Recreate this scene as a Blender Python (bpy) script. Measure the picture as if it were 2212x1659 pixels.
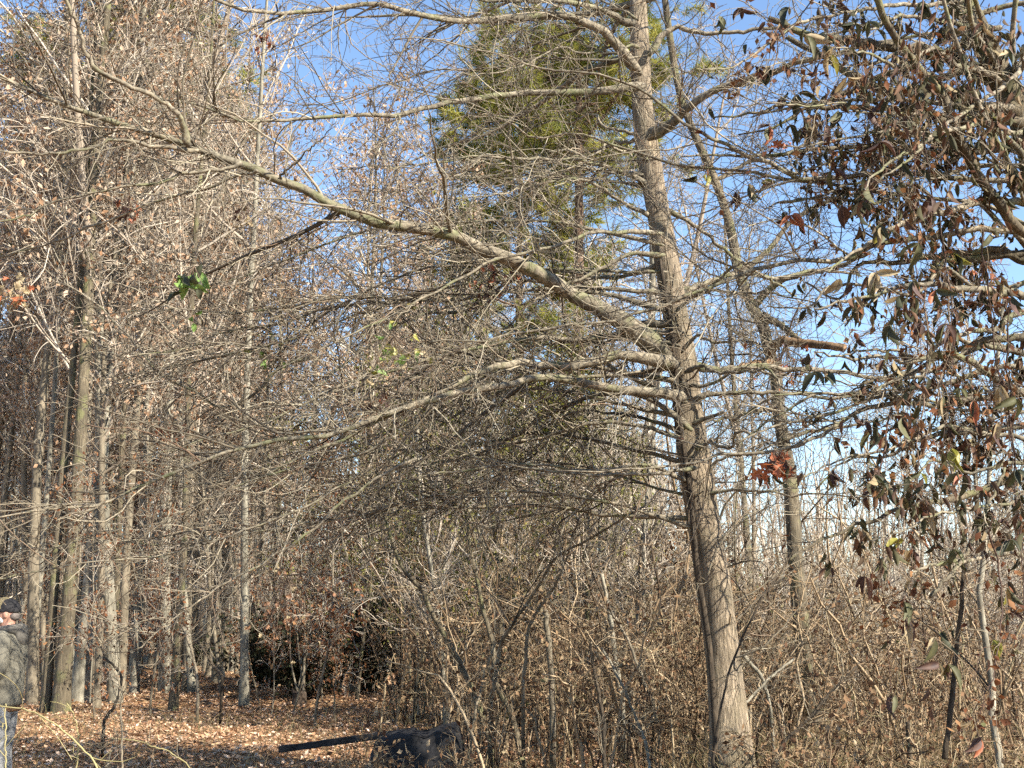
import bpy, math, random
import numpy as np
from mathutils import Vector, Matrix, Euler

for _o in list(bpy.data.objects):
    bpy.data.objects.remove(_o)
SC = bpy.context.scene
COL = SC.collection
rad = math.radians
RNG = np.random.default_rng(11)
random.seed(5)

# ------------------------------------------------------------------ camera
PITCH = rad(10.4)
CAMZ = 1.6
FD = 2736.0                      # focal length in units of a 2212 px wide frame
cam = bpy.data.cameras.new('camera')
cam.sensor_width = 36.0
cam.lens = 36.0 * FD / 2212.0
cam.clip_start = 0.1
cam.clip_end = 3000
camo = bpy.data.objects.new('camera', cam)
COL.objects.link(camo)
camo.location = (0, 0, CAMZ)
camo.rotation_euler = (rad(90) + PITCH, 0, 0)
SC.camera = camo

# ------------------------------------------------------------------ sky, sun, exposure
SUN_EL, SUN_AZ = rad(38), rad(55)      # azimuth measured from behind the camera towards the right
sun_dir = Vector((math.sin(SUN_AZ) * math.cos(SUN_EL), -math.cos(SUN_AZ) * math.cos(SUN_EL), math.sin(SUN_EL)))
W = bpy.data.worlds.new('World')
SC.world = W
W.use_nodes = True
wn = W.node_tree
wn.nodes.clear()
sky = wn.nodes.new('ShaderNodeTexSky')
sky.sky_type = 'NISHITA'
sky.sun_disc = False
sky.sun_elevation = SUN_EL
sky.sun_rotation = math.atan2(sun_dir.x, sun_dir.y)
sky.air_density = 1.0
sky.dust_density = 0.1
sky.ozone_density = 3.0
bg = wn.nodes.new('ShaderNodeBackground')
bg.inputs['Strength'].default_value = 0.098
wo = wn.nodes.new('ShaderNodeOutputWorld')
wn.links.new(sky.outputs[0], bg.inputs[0])
wn.links.new(bg.outputs[0], wo.inputs[0])
sl = bpy.data.lights.new('sun', 'SUN')
sl.energy = 5.0
sl.angle = rad(0.5)
sl.color = (1.0, 0.93, 0.80)
so = bpy.data.objects.new('sun', sl)
COL.objects.link(so)
so.rotation_euler = (-sun_dir).to_track_quat('-Z', 'Y').to_euler()
so.location = (20, -20, 30)
SC.view_settings.view_transform = 'Standard'
SC.view_settings.look = 'None'
SC.view_settings.gamma = 1.0
SC.view_settings.exposure = 1.55
SC.view_settings.use_curve_mapping = False
SC.cycles.max_bounces = 3
SC.cycles.diffuse_bounces = 1
SC.cycles.transmission_bounces = 2
SC.cycles.glossy_bounces = 1
SC.cycles.use_denoising = False
SC.cycles.use_adaptive_sampling = True
SC.cycles.adaptive_threshold = 0.04
SC.cycles.debug_use_spatial_splits = True

# ------------------------------------------------------------------ geometry helpers
SP, CP = math.sin(PITCH), math.cos(PITCH)


def at(x, y, d):
    """a point of the place: sight line through (x, y) of the 2212 x 1659 frame, d metres ahead"""
    u, v = (x - 1106.0) / FD, -(y - 829.5) / FD
    Y = CP - v * SP
    s = d / Y
    return np.array([u * s, d, CAMZ + (SP + v * CP) * s])


def project(P):
    P = np.asarray(P, float)
    q = P - np.array([0, 0, CAMZ])
    zc = q[..., 1] * CP + q[..., 2] * SP
    yc = -q[..., 1] * SP + q[..., 2] * CP
    zc = np.where(zc < 0.1, 0.1, zc)
    return 1106 + FD * q[..., 0] / zc, 829.5 - FD * yc / zc


def zg(x, y):
    """height of the ground"""
    return (0.05 * np.sin(x * 0.7 + 1.3) * np.cos(y * 0.55) + 0.035 * np.sin(x * 1.9 + y * 1.3)
            + 0.02 * np.sin(x * 3.7 - y * 2.9 + 0.5) - 0.03)


def unit(a):
    return a / np.maximum(np.linalg.norm(a, axis=-1, keepdims=True), 1e-9)


def resample(poly, n, wob=0.0, rng=RNG):
    """smooth a control polyline (m, 3+) to n points by Catmull-Rom"""
    p = np.asarray(poly, float)
    if len(p) == 2:
        t = np.linspace(0, 1, n)[:, None]
        return p[0] * (1 - t) + p[1] * t
    q = np.vstack([2 * p[0] - p[1], p, 2 * p[-1] - p[-2]])
    s = np.linspace(0, len(p) - 1 - 1e-6, n)
    i = s.astype(int)
    f = (s - i)[:, None]
    p0, p1, p2, p3 = q[i], q[i + 1], q[i + 2], q[i + 3]
    out = 0.5 * (2 * p1 + (p2 - p0) * f + (2 * p0 - 5 * p1 + 4 * p2 - p3) * f ** 2 + (3 * p1 - p0 - 3 * p2 + p3) * f ** 3)
    if wob:
        out[1:-1, :3] += rng.normal(0, wob, (n - 2, 3))
    return out


def tubes(P, R, k):
    """P (N, n, 3), R (N, n) -> verts, quads, per-vertex id of the tube"""
    N, n, _ = P.shape
    T = np.gradient(P, axis=1)
    T = unit(T)
    m = unit(T.mean(axis=1))
    ax = np.argmin(np.abs(m), axis=1)
    ref = np.zeros((N, 3))
    ref[np.arange(N), ax] = 1
    A = unit(np.cross(T, ref[:, None, :]))
    B = np.cross(T, A)
    ang = np.arange(k) * 2 * math.pi / k
    ca, sa = np.cos(ang), np.sin(ang)
    V = P[:, :, None, :] + R[:, :, None, None] * (A[:, :, None, :] * ca[None, None, :, None] + B[:, :, None, :] * sa[None, None, :, None])
    V = V.reshape(-1, 3)
    base = (np.arange(N)[:, None, None] * n * k + np.arange(n - 1)[None, :, None] * k)
    j = np.arange(k)[None, None, :]
    j2 = (np.arange(k) + 1) % k
    a = base + j
    b = base + j2[None, None, :]
    F = np.stack([a, b, b + k, a + k], axis=-1).reshape(-1, 4)
    rid = np.repeat(np.arange(N), n * k)
    return V, F, rid


def np_mesh(name, V, F, mat=None, rnd=None, smooth=True):
    """a mesh from arrays; F is (M, 3) or (M, 4)"""
    me = bpy.data.meshes.new(name)
    V = np.ascontiguousarray(V, dtype=np.float32)
    F = np.ascontiguousarray(F, dtype=np.int32)
    c = F.shape[1]
    me.vertices.add(len(V))
    me.vertices.foreach_set('co', V.ravel())
    me.loops.add(F.size)
    me.loops.foreach_set('vertex_index', F.ravel())
    me.polygons.add(len(F))
    me.polygons.foreach_set('loop_start', np.arange(0, F.size, c, dtype=np.int32))
    me.polygons.foreach_set('loop_total', np.full(len(F), c, dtype=np.int32))
    me.update(calc_edges=True)
    if smooth:
        me.polygons.foreach_set('use_smooth', np.ones(len(F), dtype=bool))
    if rnd is not None:
        at_ = me.attributes.new('rnd', 'FLOAT', 'POINT')
        at_.data.foreach_set('value', np.ascontiguousarray(rnd, dtype=np.float32))
    if mat is not None:
        me.materials.append(mat)
    return me


class Bag:
    """collects quad / triangle arrays into one mesh"""

    def __init__(self):
        self.V, self.F, self.R, self.n = [], [], [], 0

    def add(self, V, F, r):
        if F.shape[1] == 3:
            F = np.concatenate([F, F[:, 2:3]], axis=1)
        self.V.append(V)
        self.F.append(F + self.n)
        self.R.append(np.broadcast_to(np.asarray(r, float), (len(V),)))
        self.n += len(V)

    def tubes(self, P, R, k, rng=RNG):
        if len(P) == 0:
            return
        V, F, rid = tubes(P, R, k)
        r = rng.random(len(P))
        self.add(V, F, r[rid])

    def mesh(self, name, mat, smooth=True):
        V, F, R = np.concatenate(self.V), np.concatenate(self.F), np.concatenate(self.R)
        tri = F[:, 2] == F[:, 3]
        if tri.all():
            return np_mesh(name, V, F[:, :3], mat, R, smooth)
        if not tri.any():
            return np_mesh(name, V, F, mat, R, smooth)
        q = F[~tri]
        t = np.concatenate([q[:, [0, 1, 2]], q[:, [0, 2, 3]], F[tri][:, :3]])
        return np_mesh(name, V, t, mat, R, smooth)


def grow(P, R, n, rng, t=(0.1, 1.0), lf=(0.3, 0.6), lmax=9, lmin=0.05, ang=(35, 75), q=7, wander=0.18, trop=0.0,
         flat=1.0, rf=0.6, slender=0.011, rtip=0.0012, up0=0.0):
    """children of the polylines P (N, m, 3): all at once"""
    N, m, _ = P.shape
    L = np.linalg.norm(np.diff(P, axis=1), axis=2).sum(1)
    idx = rng.choice(N, n, p=L / L.sum())
    tt = rng.uniform(t[0], t[1], n)
    x = np.minimum(tt * (m - 1), m - 1.001)
    i = x.astype(int)
    f = (x - i)[:, None]
    p0, p1 = P[idx, i], P[idx, i + 1]
    pos = p0 * (1 - f) + p1 * f
    r = R[idx, i] * (1 - f[:, 0]) + R[idx, i + 1] * f[:, 0]
    T = unit(p1 - p0)
    perp = rng.normal(0, 1, (n, 3))
    perp[:, 2] = perp[:, 2] * flat + up0
    perp -= (perp * T).sum(1, keepdims=True) * T
    perp = unit(perp)
    a = np.radians(rng.uniform(ang[0], ang[1], n))[:, None]
    d = T * np.cos(a) + perp * np.sin(a)
    ln = np.clip(L[idx] * rng.uniform(lf[0], lf[1], n) * (1 - 0.45 * tt), lmin, lmax)
    r0 = np.minimum(r * rf, ln * slender)
    r0 = np.maximum(r0, rtip * 1.15)
    out = np.empty((n, q, 3))
    out[:, 0] = pos
    step = (ln / (q - 1))[:, None]
    bend = rng.normal(0, wander * 0.5, (n, 3))
    for k in range(1, q):
        d = unit(d + rng.normal(0, wander, (n, 3)) + bend + np.array([0, 0, trop]))
        out[:, k] = out[:, k - 1] + d * step
    s = np.linspace(0, 1, q)[None, :]
    rr = (r0[:, None] - rtip) * (1 - s) ** 0.8 + rtip
    return out, rr


def cull(P, R, m=260):
    """drop twigs that lie well outside the view"""
    x, y = project(P.mean(axis=1))
    k = (x > -m) & (x < 2212 + m) & (y > -m) & (y < 1659 + m)
    return P[k], R[k]


def rot_frames(N, rng, droop=None):
    """random rotation matrices (N, 3, 3); with droop, the local X (leaf length) leans down"""
    X = unit(rng.normal(0, 1, (N, 3)))
    if droop is not None:
        X = unit(X + np.array([0, 0, -1.0]) * droop)
    U = unit(rng.normal(0, 1, (N, 3)))
    Y = unit(np.cross(U, X))
    Z = np.cross(X, Y)
    return np.stack([X, Y, Z], axis=2)


def scatter(bag, tv, tf, pos, M, s, rnd):
    tv, tf = np.asarray(tv, float), np.asarray(tf)
    K = len(tv)
    V = np.einsum('nij,nkj->nki', M, tv[None] * np.asarray(s)[:, None, None]) + pos[:, None, :]
    F = (tf[None] + (np.arange(len(pos)) * K)[:, None, None]).reshape(-1, tf.shape[1])
    bag.add(V.reshape(-1, 3), F, np.repeat(rnd, K))


# unit leaves: length 1 along X from the stalk
LEAF_LITTER = ([(0, 0, 0), (.45, .3, .10), (.5, 0, -.02), (.45, -.3, .14), (1, 0.05, .12)],
               [(0, 2, 1), (0, 3, 2), (1, 2, 4), (2, 3, 4)])


def blade(n=6, w=0.34, fold=0.10, curl=0.18, twist=0.0):
    V, F = [], []
    for i in range(n):
        s = i / (n - 1)
        ww = w * 0.5 * (math.sin(math.pi * min(1, s ** 0.85)) ** 0.8 if 0 < s < 1 else 0.04)
        z = -curl * s * s
        tw = twist * s
        for sg in (1, 0, -1):
            y, zz = sg * ww, z + (abs(sg) * fold * ww / max(w, .01) * 2)
            V.append((s, y * math.cos(tw) - 0 * zz, zz + y * math.sin(tw)))
    for i in range(n - 1):
        a = i * 3
        F += [(a, a + 1, a + 4, a + 3), (a + 1, a + 2, a + 5, a + 4)]
    return V, F


def lobed():
    """a crumpled oak leaf with pointed lobes"""
    out = [(0, 0), (.18, .10), (.22, .30), (.36, .12), (.48, .40), (.60, .14), (.74, .30), (.80, .10), (1, .02)]
    V = [(x, y, 0.25 * y * y + 0.10 * math.sin(5 * x)) for x, y in out]
    V += [(x, -y, 0.5 * y * y + 0.10 * math.sin(5 * x) - .05 * y) for x, y in out[1:-1]]
    mid = len(V)
    V += [(x, 0, 0.10 * math.sin(5 * x) - .05) for x in (.25, .5, .75)]
    n = len(out)
    up = list(range(n))
    dn = [0] + list(range(n, n + n - 2)) + [n - 1]
    m = [0, mid, mid, mid, mid + 1, mid + 1, mid + 2, mid + 2, n - 1]
    F = []
    for a, s in ((up, 1), (dn, -1)):
        for i in range(n - 1):
            f = [a[i], a[i + 1], m[i + 1], m[i]]
            g = []
            for v in f:
                if v not in g:
                    g.append(v)
            if len(g) >= 3:
                F.append(tuple(g if s < 0 else g[::-1]))
    return V, F


# ------------------------------------------------------------------ objects
def tag(o, label=None, cat=None, group=None, kind=None):
    if label:
        o['label'] = label
    if cat:
        o['category'] = cat
    if group:
        o['group'] = group
    if kind:
        o['kind'] = kind
    return o


def empty(name, loc=(0, 0, 0)):
    o = bpy.data.objects.new(name, None)
    o.empty_display_size = 0.2
    o.location = loc
    COL.objects.link(o)
    return o


def obj(name, me, parent=None, mat=None):
    o = bpy.data.objects.new(name, me)
    COL.objects.link(o)
    if parent is not None:
        o.parent = parent
        bl = Vector(parent.location)
        o.matrix_parent_inverse = Matrix.Identity(4)
        o.location = -bl if parent.get('_world') else (0, 0, 0)
    if mat is not None:
        o.material_slots[0].link = 'OBJECT'
        o.material_slots[0].material = mat
    return o


def thing(name, label, cat, base, group=None):
    """an Empty at the thing's base; its parts are given in world coordinates"""
    e = empty(name, tuple(float(v) for v in base))
    e['_world'] = 1
    return tag(e, label, cat, group)


# ------------------------------------------------------------------ materials
def mat(name):
    m = bpy.data.materials.new(name)
    m.use_nodes = True
    nt = m.node_tree
    b = nt.nodes['Principled BSDF']
    return m, nt, b


def ramp(nt, stops):
    r = nt.nodes.new('ShaderNodeValToRGB')
    e = r.color_ramp.elements
    while len(e) < len(stops):
        e.new(0.5)
    for el, (p, c) in zip(e, stops):
        el.position = p
        el.color = (*c, 1)
    return r


def node(nt, t, **kw):
    n = nt.nodes.new(t)
    for k, v in kw.items():
        if k in n.inputs:
            n.inputs[k].default_value = v
        else:
            setattr(n, k, v)
    return n


def bark(name, dark, light, scale=(14, 14, 2.2), fissure=0.5, bump=0.5, rough=0.9, moss=None, big=1.5):
    """bark: stretched fissure noise, blotches and a bump"""
    dark, light = tuple(v * .5 for v in dark), tuple(v * .66 for v in light)
    m, nt, b = mat(name)
    L = nt.links.new
    tc = node(nt, 'ShaderNodeTexCoord')
    mp = node(nt, 'ShaderNodeMapping')
    mp.inputs['Scale'].default_value = scale
    L(tc.outputs['Object'], mp.inputs[0])
    n1 = node(nt, 'ShaderNodeTexNoise', Scale=1.6, Detail=6.0, Roughness=0.65, Distortion=0.35)
    L(mp.outputs[0], n1.inputs['Vector'])
    r1 = ramp(nt, [(0.5 - 0.22 * fissure - 0.08, dark), (0.5, tuple((a + c) / 2 for a, c in zip(dark, light))), (0.68, light)])
    L(n1.outputs[0], r1.inputs[0])
    n2 = node(nt, 'ShaderNodeTexNoise', Scale=big, Detail=3.0)
    L(tc.outputs['Object'], n2.inputs['Vector'])
    r2 = ramp(nt, [(0.35, (0.72, 0.72, 0.70)), (0.65, (1.15, 1.12, 1.08))])
    L(n2.outputs[0], r2.inputs[0])
    mx = node(nt, 'ShaderNodeMix', data_type='RGBA', blend_type='MULTIPLY')
    mx.inputs[0].default_value = 1
    L(r1.outputs[0], mx.inputs[6])
    L(r2.outputs[0], mx.inputs[7])
    out = mx.outputs[2]
    if moss:
        n3 = node(nt, 'ShaderNodeTexNoise', Scale=4.0, Detail=4.0)
        L(tc.outputs['Object'], n3.inputs['Vector'])
        r3 = ramp(nt, [(0.52, (0, 0, 0)), (0.66, (0.7, 0.7, 0.7))])
        L(n3.outputs[0], r3.inputs[0])
        m3 = node(nt, 'ShaderNodeMix', data_type='RGBA')
        L(r3.outputs[0], m3.inputs[0])
        L(out, m3.inputs[6])
        m3.inputs[7].default_value = (*moss, 1)
        out = m3.outputs[2]
    at_ = node(nt, 'ShaderNodeAttribute', attribute_name='rnd')
    hv = node(nt, 'ShaderNodeMapRange')
    hv.inputs['To Min'].default_value = 0.75
    hv.inputs['To Max'].default_value = 1.25
    L(at_.outputs['Fac'], hv.inputs[0])
    vm = node(nt, 'ShaderNodeVectorMath', operation='SCALE')
    L(out, vm.inputs[0])
    L(hv.outputs[0], vm.inputs['Scale'])
    L(vm.outputs[0], b.inputs['Base Color'])
    b.inputs['Roughness'].default_value = rough
    b.inputs['Specular IOR Level'].default_value = 0.25
    bp = node(nt, 'ShaderNodeBump', Strength=bump, Distance=0.04)
    L(n1.outputs[0], bp.inputs['Height'])
    L(bp.outputs[0], b.inputs['Normal'])
    return m


def varied(name, stops, rough=0.8, trans=0.0, spec=0.25, noise=0.0, k=0.66):
    """plain surface whose colour differs from piece to piece (attribute rnd)"""
    stops = [(p, tuple(v * k for v in c)) for p, c in stops]
    m, nt, b = mat(name)
    L = nt.links.new
    at_ = node(nt, 'ShaderNodeAttribute', attribute_name='rnd')
    r = ramp(nt, stops)
    L(at_.outputs['Fac'], r.inputs[0])
    out = r.outputs[0]
    if noise:
        tc = node(nt, 'ShaderNodeTexCoord')
        n = node(nt, 'ShaderNodeTexNoise', Scale=noise, Detail=4.0)
        L(tc.outputs['Object'], n.inputs['Vector'])
        r2 = ramp(nt, [(0.3, (0.65, 0.65, 0.62)), (0.7, (1.25, 1.22, 1.18))])
        L(n.outputs[0], r2.inputs[0])
        mx = node(nt, 'ShaderNodeMix', data_type='RGBA', blend_type='MULTIPLY')
        mx.inputs[0].default_value = 1
        L(out, mx.inputs[6])
        L(r2.outputs[0], mx.inputs[7])
        out = mx.outputs[2]
    L(out, b.inputs['Base Color'])
    b.inputs['Roughness'].default_value = rough
    b.inputs['Specular IOR Level'].default_value = spec
    if trans:
        tr = node(nt, 'ShaderNodeBsdfTranslucent')
        L(out, tr.inputs[0])
        ms = node(nt, 'ShaderNodeMixShader')
        ms.inputs[0].default_value = trans
        L(b.outputs[0], ms.inputs[1])
        L(tr.outputs[0], ms.inputs[2])
        L(ms.outputs[0], nt.nodes['Material Output'].inputs[0])
    return m


def leafmat(name, c1, c2, rough=0.68, trans=0.2):
    m, nt, b = mat(name)
    L = nt.links.new
    tc = node(nt, 'ShaderNodeTexCoord')
    oi = node(nt, 'ShaderNodeObjectInfo')
    n = node(nt, 'ShaderNodeTexNoise', Scale=5.0, Detail=3.0)
    n.noise_dimensions = '4D'
    L(tc.outputs['Object'], n.inputs['Vector'])
    mm = node(nt, 'ShaderNodeMath', operation='MULTIPLY')
    mm.inputs[1].default_value = 40
    L(oi.outputs['Random'], mm.inputs[0])
    L(mm.outputs[0], n.inputs['W'])
    r = ramp(nt, [(0.3, c1), (0.7, c2)])
    L(n.outputs[0], r.inputs[0])
    L(r.outputs[0], b.inputs['Base Color'])
    b.inputs['Roughness'].default_value = rough
    tr = node(nt, 'ShaderNodeBsdfTranslucent')
    L(r.outputs[0], tr.inputs[0])
    ms = node(nt, 'ShaderNodeMixShader')
    ms.inputs[0].default_value = trans
    L(b.outputs[0], ms.inputs[1])
    L(tr.outputs[0], ms.inputs[2])
    L(ms.outputs[0], nt.nodes['Material Output'].inputs[0])
    return m


def plain(name, c, rough=0.85, noise=12.0, amt=0.35, bump=0.2):
    m, nt, b = mat(name)
    L = nt.links.new
    tc = node(nt, 'ShaderNodeTexCoord')
    n = node(nt, 'ShaderNodeTexNoise', Scale=noise, Detail=5.0)
    L(tc.outputs['Object'], n.inputs['Vector'])
    r = ramp(nt, [(0.3, tuple(v * (1 - amt) for v in c)), (0.7, tuple(v * (1 + amt) for v in c))])
    L(n.outputs[0], r.inputs[0])
    L(r.outputs[0], b.inputs['Base Color'])
    b.inputs['Roughness'].default_value = rough
    b.inputs['Specular IOR Level'].default_value = 0.3
    bp = node(nt, 'ShaderNodeBump', Strength=bump, Distance=0.02)
    L(n.outputs[0], bp.inputs['Height'])
    L(bp.outputs[0], b.inputs['Normal'])
    return m


M_TRUNK = bark('bark_fissured_tan', (0.08, 0.058, 0.04), (0.62, 0.50, 0.36), (30, 30, 2.4), 1.0, 1.0, big=3.0, moss=(0.17, 0.14, 0.09))
M_LIMB = bark('bark_limb_grey_tan', (0.09, 0.075, 0.055), (0.46, 0.40, 0.30), (14, 14, 14), 0.5, 0.35, moss=(0.13, 0.14, 0.06))
M_TWIG = varied('twig_grey_tan', [(0, (0.06, 0.048, 0.036)), (0.4, (0.20, 0.165, 0.115)), (0.8, (0.46, 0.40, 0.29)), (1, (0.22, 0.14, 0.09))])
M_TWIG_R = varied('twig_red_brown', [(0, (0.07, 0.045, 0.035)), (0.5, (0.17, 0.10, 0.07)), (1, (0.36, 0.29, 0.20))])
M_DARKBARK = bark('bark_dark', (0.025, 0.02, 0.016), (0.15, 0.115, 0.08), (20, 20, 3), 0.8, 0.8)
M_BARK_B = bark('bark_grey_brown', (0.07, 0.055, 0.04), (0.30, 0.25, 0.17), (22, 22, 2.5), 0.9, 0.7, moss=(0.16, 0.16, 0.07))
M_PALE = bark('bark_pale_grey', (0.20, 0.18, 0.14), (0.52, 0.48, 0.38), (9, 9, 3), 0.5, 0.3)
M_TAN = bark('bark_far_tan', (0.17, 0.14, 0.10), (0.40, 0.34, 0.25), (9, 9, 2), 0.6, 0.4)
M_FARTWIG = varied('far_twig', [(0, (0.18, 0.14, 0.10)), (0.5, (0.46, 0.375, 0.285)), (1, (0.76, 0.66, 0.53))])
M_PINEBARK = bark('bark_pine', (0.07, 0.045, 0.03), (0.28, 0.18, 0.12), (12, 12, 3), 0.8, 0.6)
M_NEEDLE = varied('pine_needles', [(0, (0.11, 0.13, 0.025)), (0.5, (0.25, 0.25, 0.05)), (1, (0.40, 0.36, 0.09))], trans=0.35, k=1)
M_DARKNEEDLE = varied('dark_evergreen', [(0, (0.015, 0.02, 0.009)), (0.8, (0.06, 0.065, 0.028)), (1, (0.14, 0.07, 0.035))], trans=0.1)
M_DEADLEAF = varied('dead_leaf_tan', [(0, (0.30, 0.16, 0.08)), (0.5, (0.50, 0.32, 0.20)), (1, (0.66, 0.51, 0.38))], trans=0.35, k=.85)
M_RUSTLEAF = varied('dead_leaf_rust', [(0, (0.10, 0.035, 0.018)), (0.5, (0.26, 0.10, 0.04)), (1, (0.40, 0.22, 0.10))], trans=0.25)
M_OLIVELEAF = varied('olive_leaf', [(0, (0.05, 0.055, 0.015)), (0.5, (0.14, 0.145, 0.035)), (0.85, (0.26, 0.25, 0.06)), (1, (0.30, 0.16, 0.07))], trans=0.3, k=1)
M_LITTER = varied('leaf_litter', [(0, (0.14, 0.07, 0.04)), (0.3, (0.36, 0.20, 0.11)), (0.7, (0.52, 0.33, 0.20)), (1, (0.72, 0.55, 0.42))], trans=0.15, k=1.0)
M_CANE = varied('briar_cane', [(0, (0.05, 0.034, 0.022)), (0.3, (0.12, 0.078, 0.045)), (0.55, (0.32, 0.22, 0.125)), (0.88, (0.54, 0.41, 0.26)), (1, (0.24, 0.21, 0.11))])
M_YELLOWCANE = varied('cane_yellow_green', [(0, (0.40, 0.34, 0.15)), (1, (0.52, 0.44, 0.22))])
M_BRUSH = varied('pale_brush', [(0, (0.20, 0.16, 0.11)), (0.5, (0.42, 0.35, 0.26)), (1, (0.64, 0.57, 0.46))])
M_WEED = varied('dry_grass', [(0, (0.20, 0.13, 0.07)), (0.6, (0.42, 0.32, 0.18)), (1, (0.30, 0.27, 0.11))], trans=0.15)
ML_OLIVE = leafmat('leaf_olive', (0.055, 0.055, 0.02), (0.11, 0.105, 0.04))
ML_DARK = leafmat('leaf_dark_green', (0.025, 0.03, 0.014), (0.06, 0.062, 0.028))
ML_PURPLE = leafmat('leaf_purple_brown', (0.04, 0.018, 0.016), (0.10, 0.05, 0.032))
ML_RED = leafmat('leaf_red_orange', (0.28, 0.07, 0.03), (0.46, 0.17, 0.07), 0.6, 0.35)
ML_BROWN = leafmat('leaf_rust_brown', (0.20, 0.09, 0.045), (0.36, 0.20, 0.11), 0.7, 0.3)
ML_GREEN = leafmat('leaf_fresh_green', (0.13, 0.24, 0.05), (0.28, 0.40, 0.11), 0.5, 0.4)
ML_YELLOW = leafmat('leaf_yellow_green', (0.22, 0.22, 0.04), (0.36, 0.32, 0.08), 0.5, 0.35)
ML_TAN = leafmat('leaf_tan', (0.26, 0.19, 0.10), (0.42, 0.33, 0.19), 0.6, 0.3)


def ground_material():
    m, nt, b = mat('forest_floor')
    L = nt.links.new
    tc = node(nt, 'ShaderNodeTexCoord')
    v = node(nt, 'ShaderNodeTexVoronoi', Scale=16.0, Randomness=1.0)
    L(tc.outputs['Object'], v.inputs['Vector'])
    sp = node(nt, 'ShaderNodeSeparateColor')
    L(v.outputs['Color'], sp.inputs[0])
    r = ramp(nt, [(0, (0.09, 0.05, 0.03)), (0.35, (0.22, 0.12, 0.065)), (0.7, (0.36, 0.22, 0.12)), (1, (0.50, 0.37, 0.24))])
    L(sp.outputs[0], r.inputs[0])
    n = node(nt, 'ShaderNodeTexNoise', Scale=0.6, Detail=5.0)
    L(tc.outputs['Object'], n.inputs['Vector'])
    r2 = ramp(nt, [(0.35, (0.6, 0.58, 0.5)), (0.65, (1.1, 1.05, 1.0))])
    L(n.outputs[0], r2.inputs[0])
    mx = node(nt, 'ShaderNodeMix', data_type='RGBA', blend_type='MULTIPLY')
    mx.inputs[0].default_value = 1
    L(r.outputs[0], mx.inputs[6])
    L(r2.outputs[0], mx.inputs[7])
    L(mx.outputs[2], b.inputs['Base Color'])
    b.inputs['Roughness'].default_value = 0.95
    b.inputs['Specular IOR Level'].default_value = 0.1
    bp = node(nt, 'ShaderNodeBump', Strength=0.8, Distance=0.05)
    L(v.outputs['Distance'], bp.inputs['Height'])
    L(bp.outputs[0], b.inputs['Normal'])
    return m


# ------------------------------------------------------------------ ground and leaf litter
def build_ground():
    def axis(lo, hi, near_lo, near_hi, step):
        a = np.arange(near_lo, near_hi, step)
        far1 = hi * (np.linspace(0, 1, 16)[1:] ** 2) + near_hi * (1 - np.linspace(0, 1, 16)[1:] ** 2)
        far0 = lo * (np.linspace(0, 1, 16)[1:] ** 2) + near_lo * (1 - np.linspace(0, 1, 16)[1:] ** 2)
        return np.concatenate([far0[::-1], a, far1])
    xs, ys = axis(-900, 900, -16, 16, 0.25), axis(-200, 1800, 4, 40, 0.25)
    X, Y = np.meshgrid(xs, ys)
    Z = zg(X, Y) + 0.02 * RNG.normal(0, 1, X.shape) * (np.abs(X) < 16) * (Y < 40)
    V = np.stack([X, Y, Z], -1).reshape(-1, 3)
    nx = len(xs)
    i = np.arange(len(ys) - 1)[:, None] * nx + np.arange(nx - 1)[None]
    F = np.stack([i, i + 1, i + nx + 1, i + nx], -1).reshape(-1, 4)
    o = obj('ground', np_mesh('ground', V, F, ground_material()))
    tag(o, 'leaf strewn forest floor under the bare trees', 'ground', kind='structure')


def build_litter():
    rng = np.random.default_rng(3)
    n = 120000
    d = 9.0 + 30 * rng.random(n) ** 1.5
    x = (rng.uniform(-0.47, 0.47, n)) * d
    pos = np.stack([x, d, zg(x, d) + rng.uniform(0.005, 0.05, n)], 1)
    a = rng.uniform(0, 2 * math.pi, n)
    X = np.stack([np.cos(a), np.sin(a), rng.normal(0, 0.35, n)], 1)
    X = unit(X)
    U = unit(np.stack([rng.normal(0, .45, n), rng.normal(0, .45, n), np.ones(n)], 1))
    Y = unit(np.cross(U, X))
    M = np.stack([X, Y, np.cross(X, Y)], 2)
    b = Bag()
    scatter(b, *LEAF_LITTER, pos, M, rng.uniform(0.035, 0.08, n), rng.random(n))
    o = obj('leaf_litter', b.mesh('leaf_litter', M_LITTER, False))
    tag(o, 'fallen tan and rust brown leaves covering the forest floor', 'leaf litter', kind='stuff')


build_ground()
build_litter()


# ------------------------------------------------------------------ traced woody things
def limb_path(pts, n=26, wob=0.0):
    """pts: (x, y, depth, width in frame units) -> points (n, 3), radii (n,)"""
    c = []
    for x, y, d, w in pts:
        p = at(x, y, d)
        c.append((*p, 0.5 * w * d / FD))
    r = resample(c, n, 0)
    P = r[:, :3]
    if wob:
        P[1:-1] += RNG.normal(0, wob, (n - 2, 3))
    return P, np.maximum(r[:, 3], 0.0015)


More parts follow.
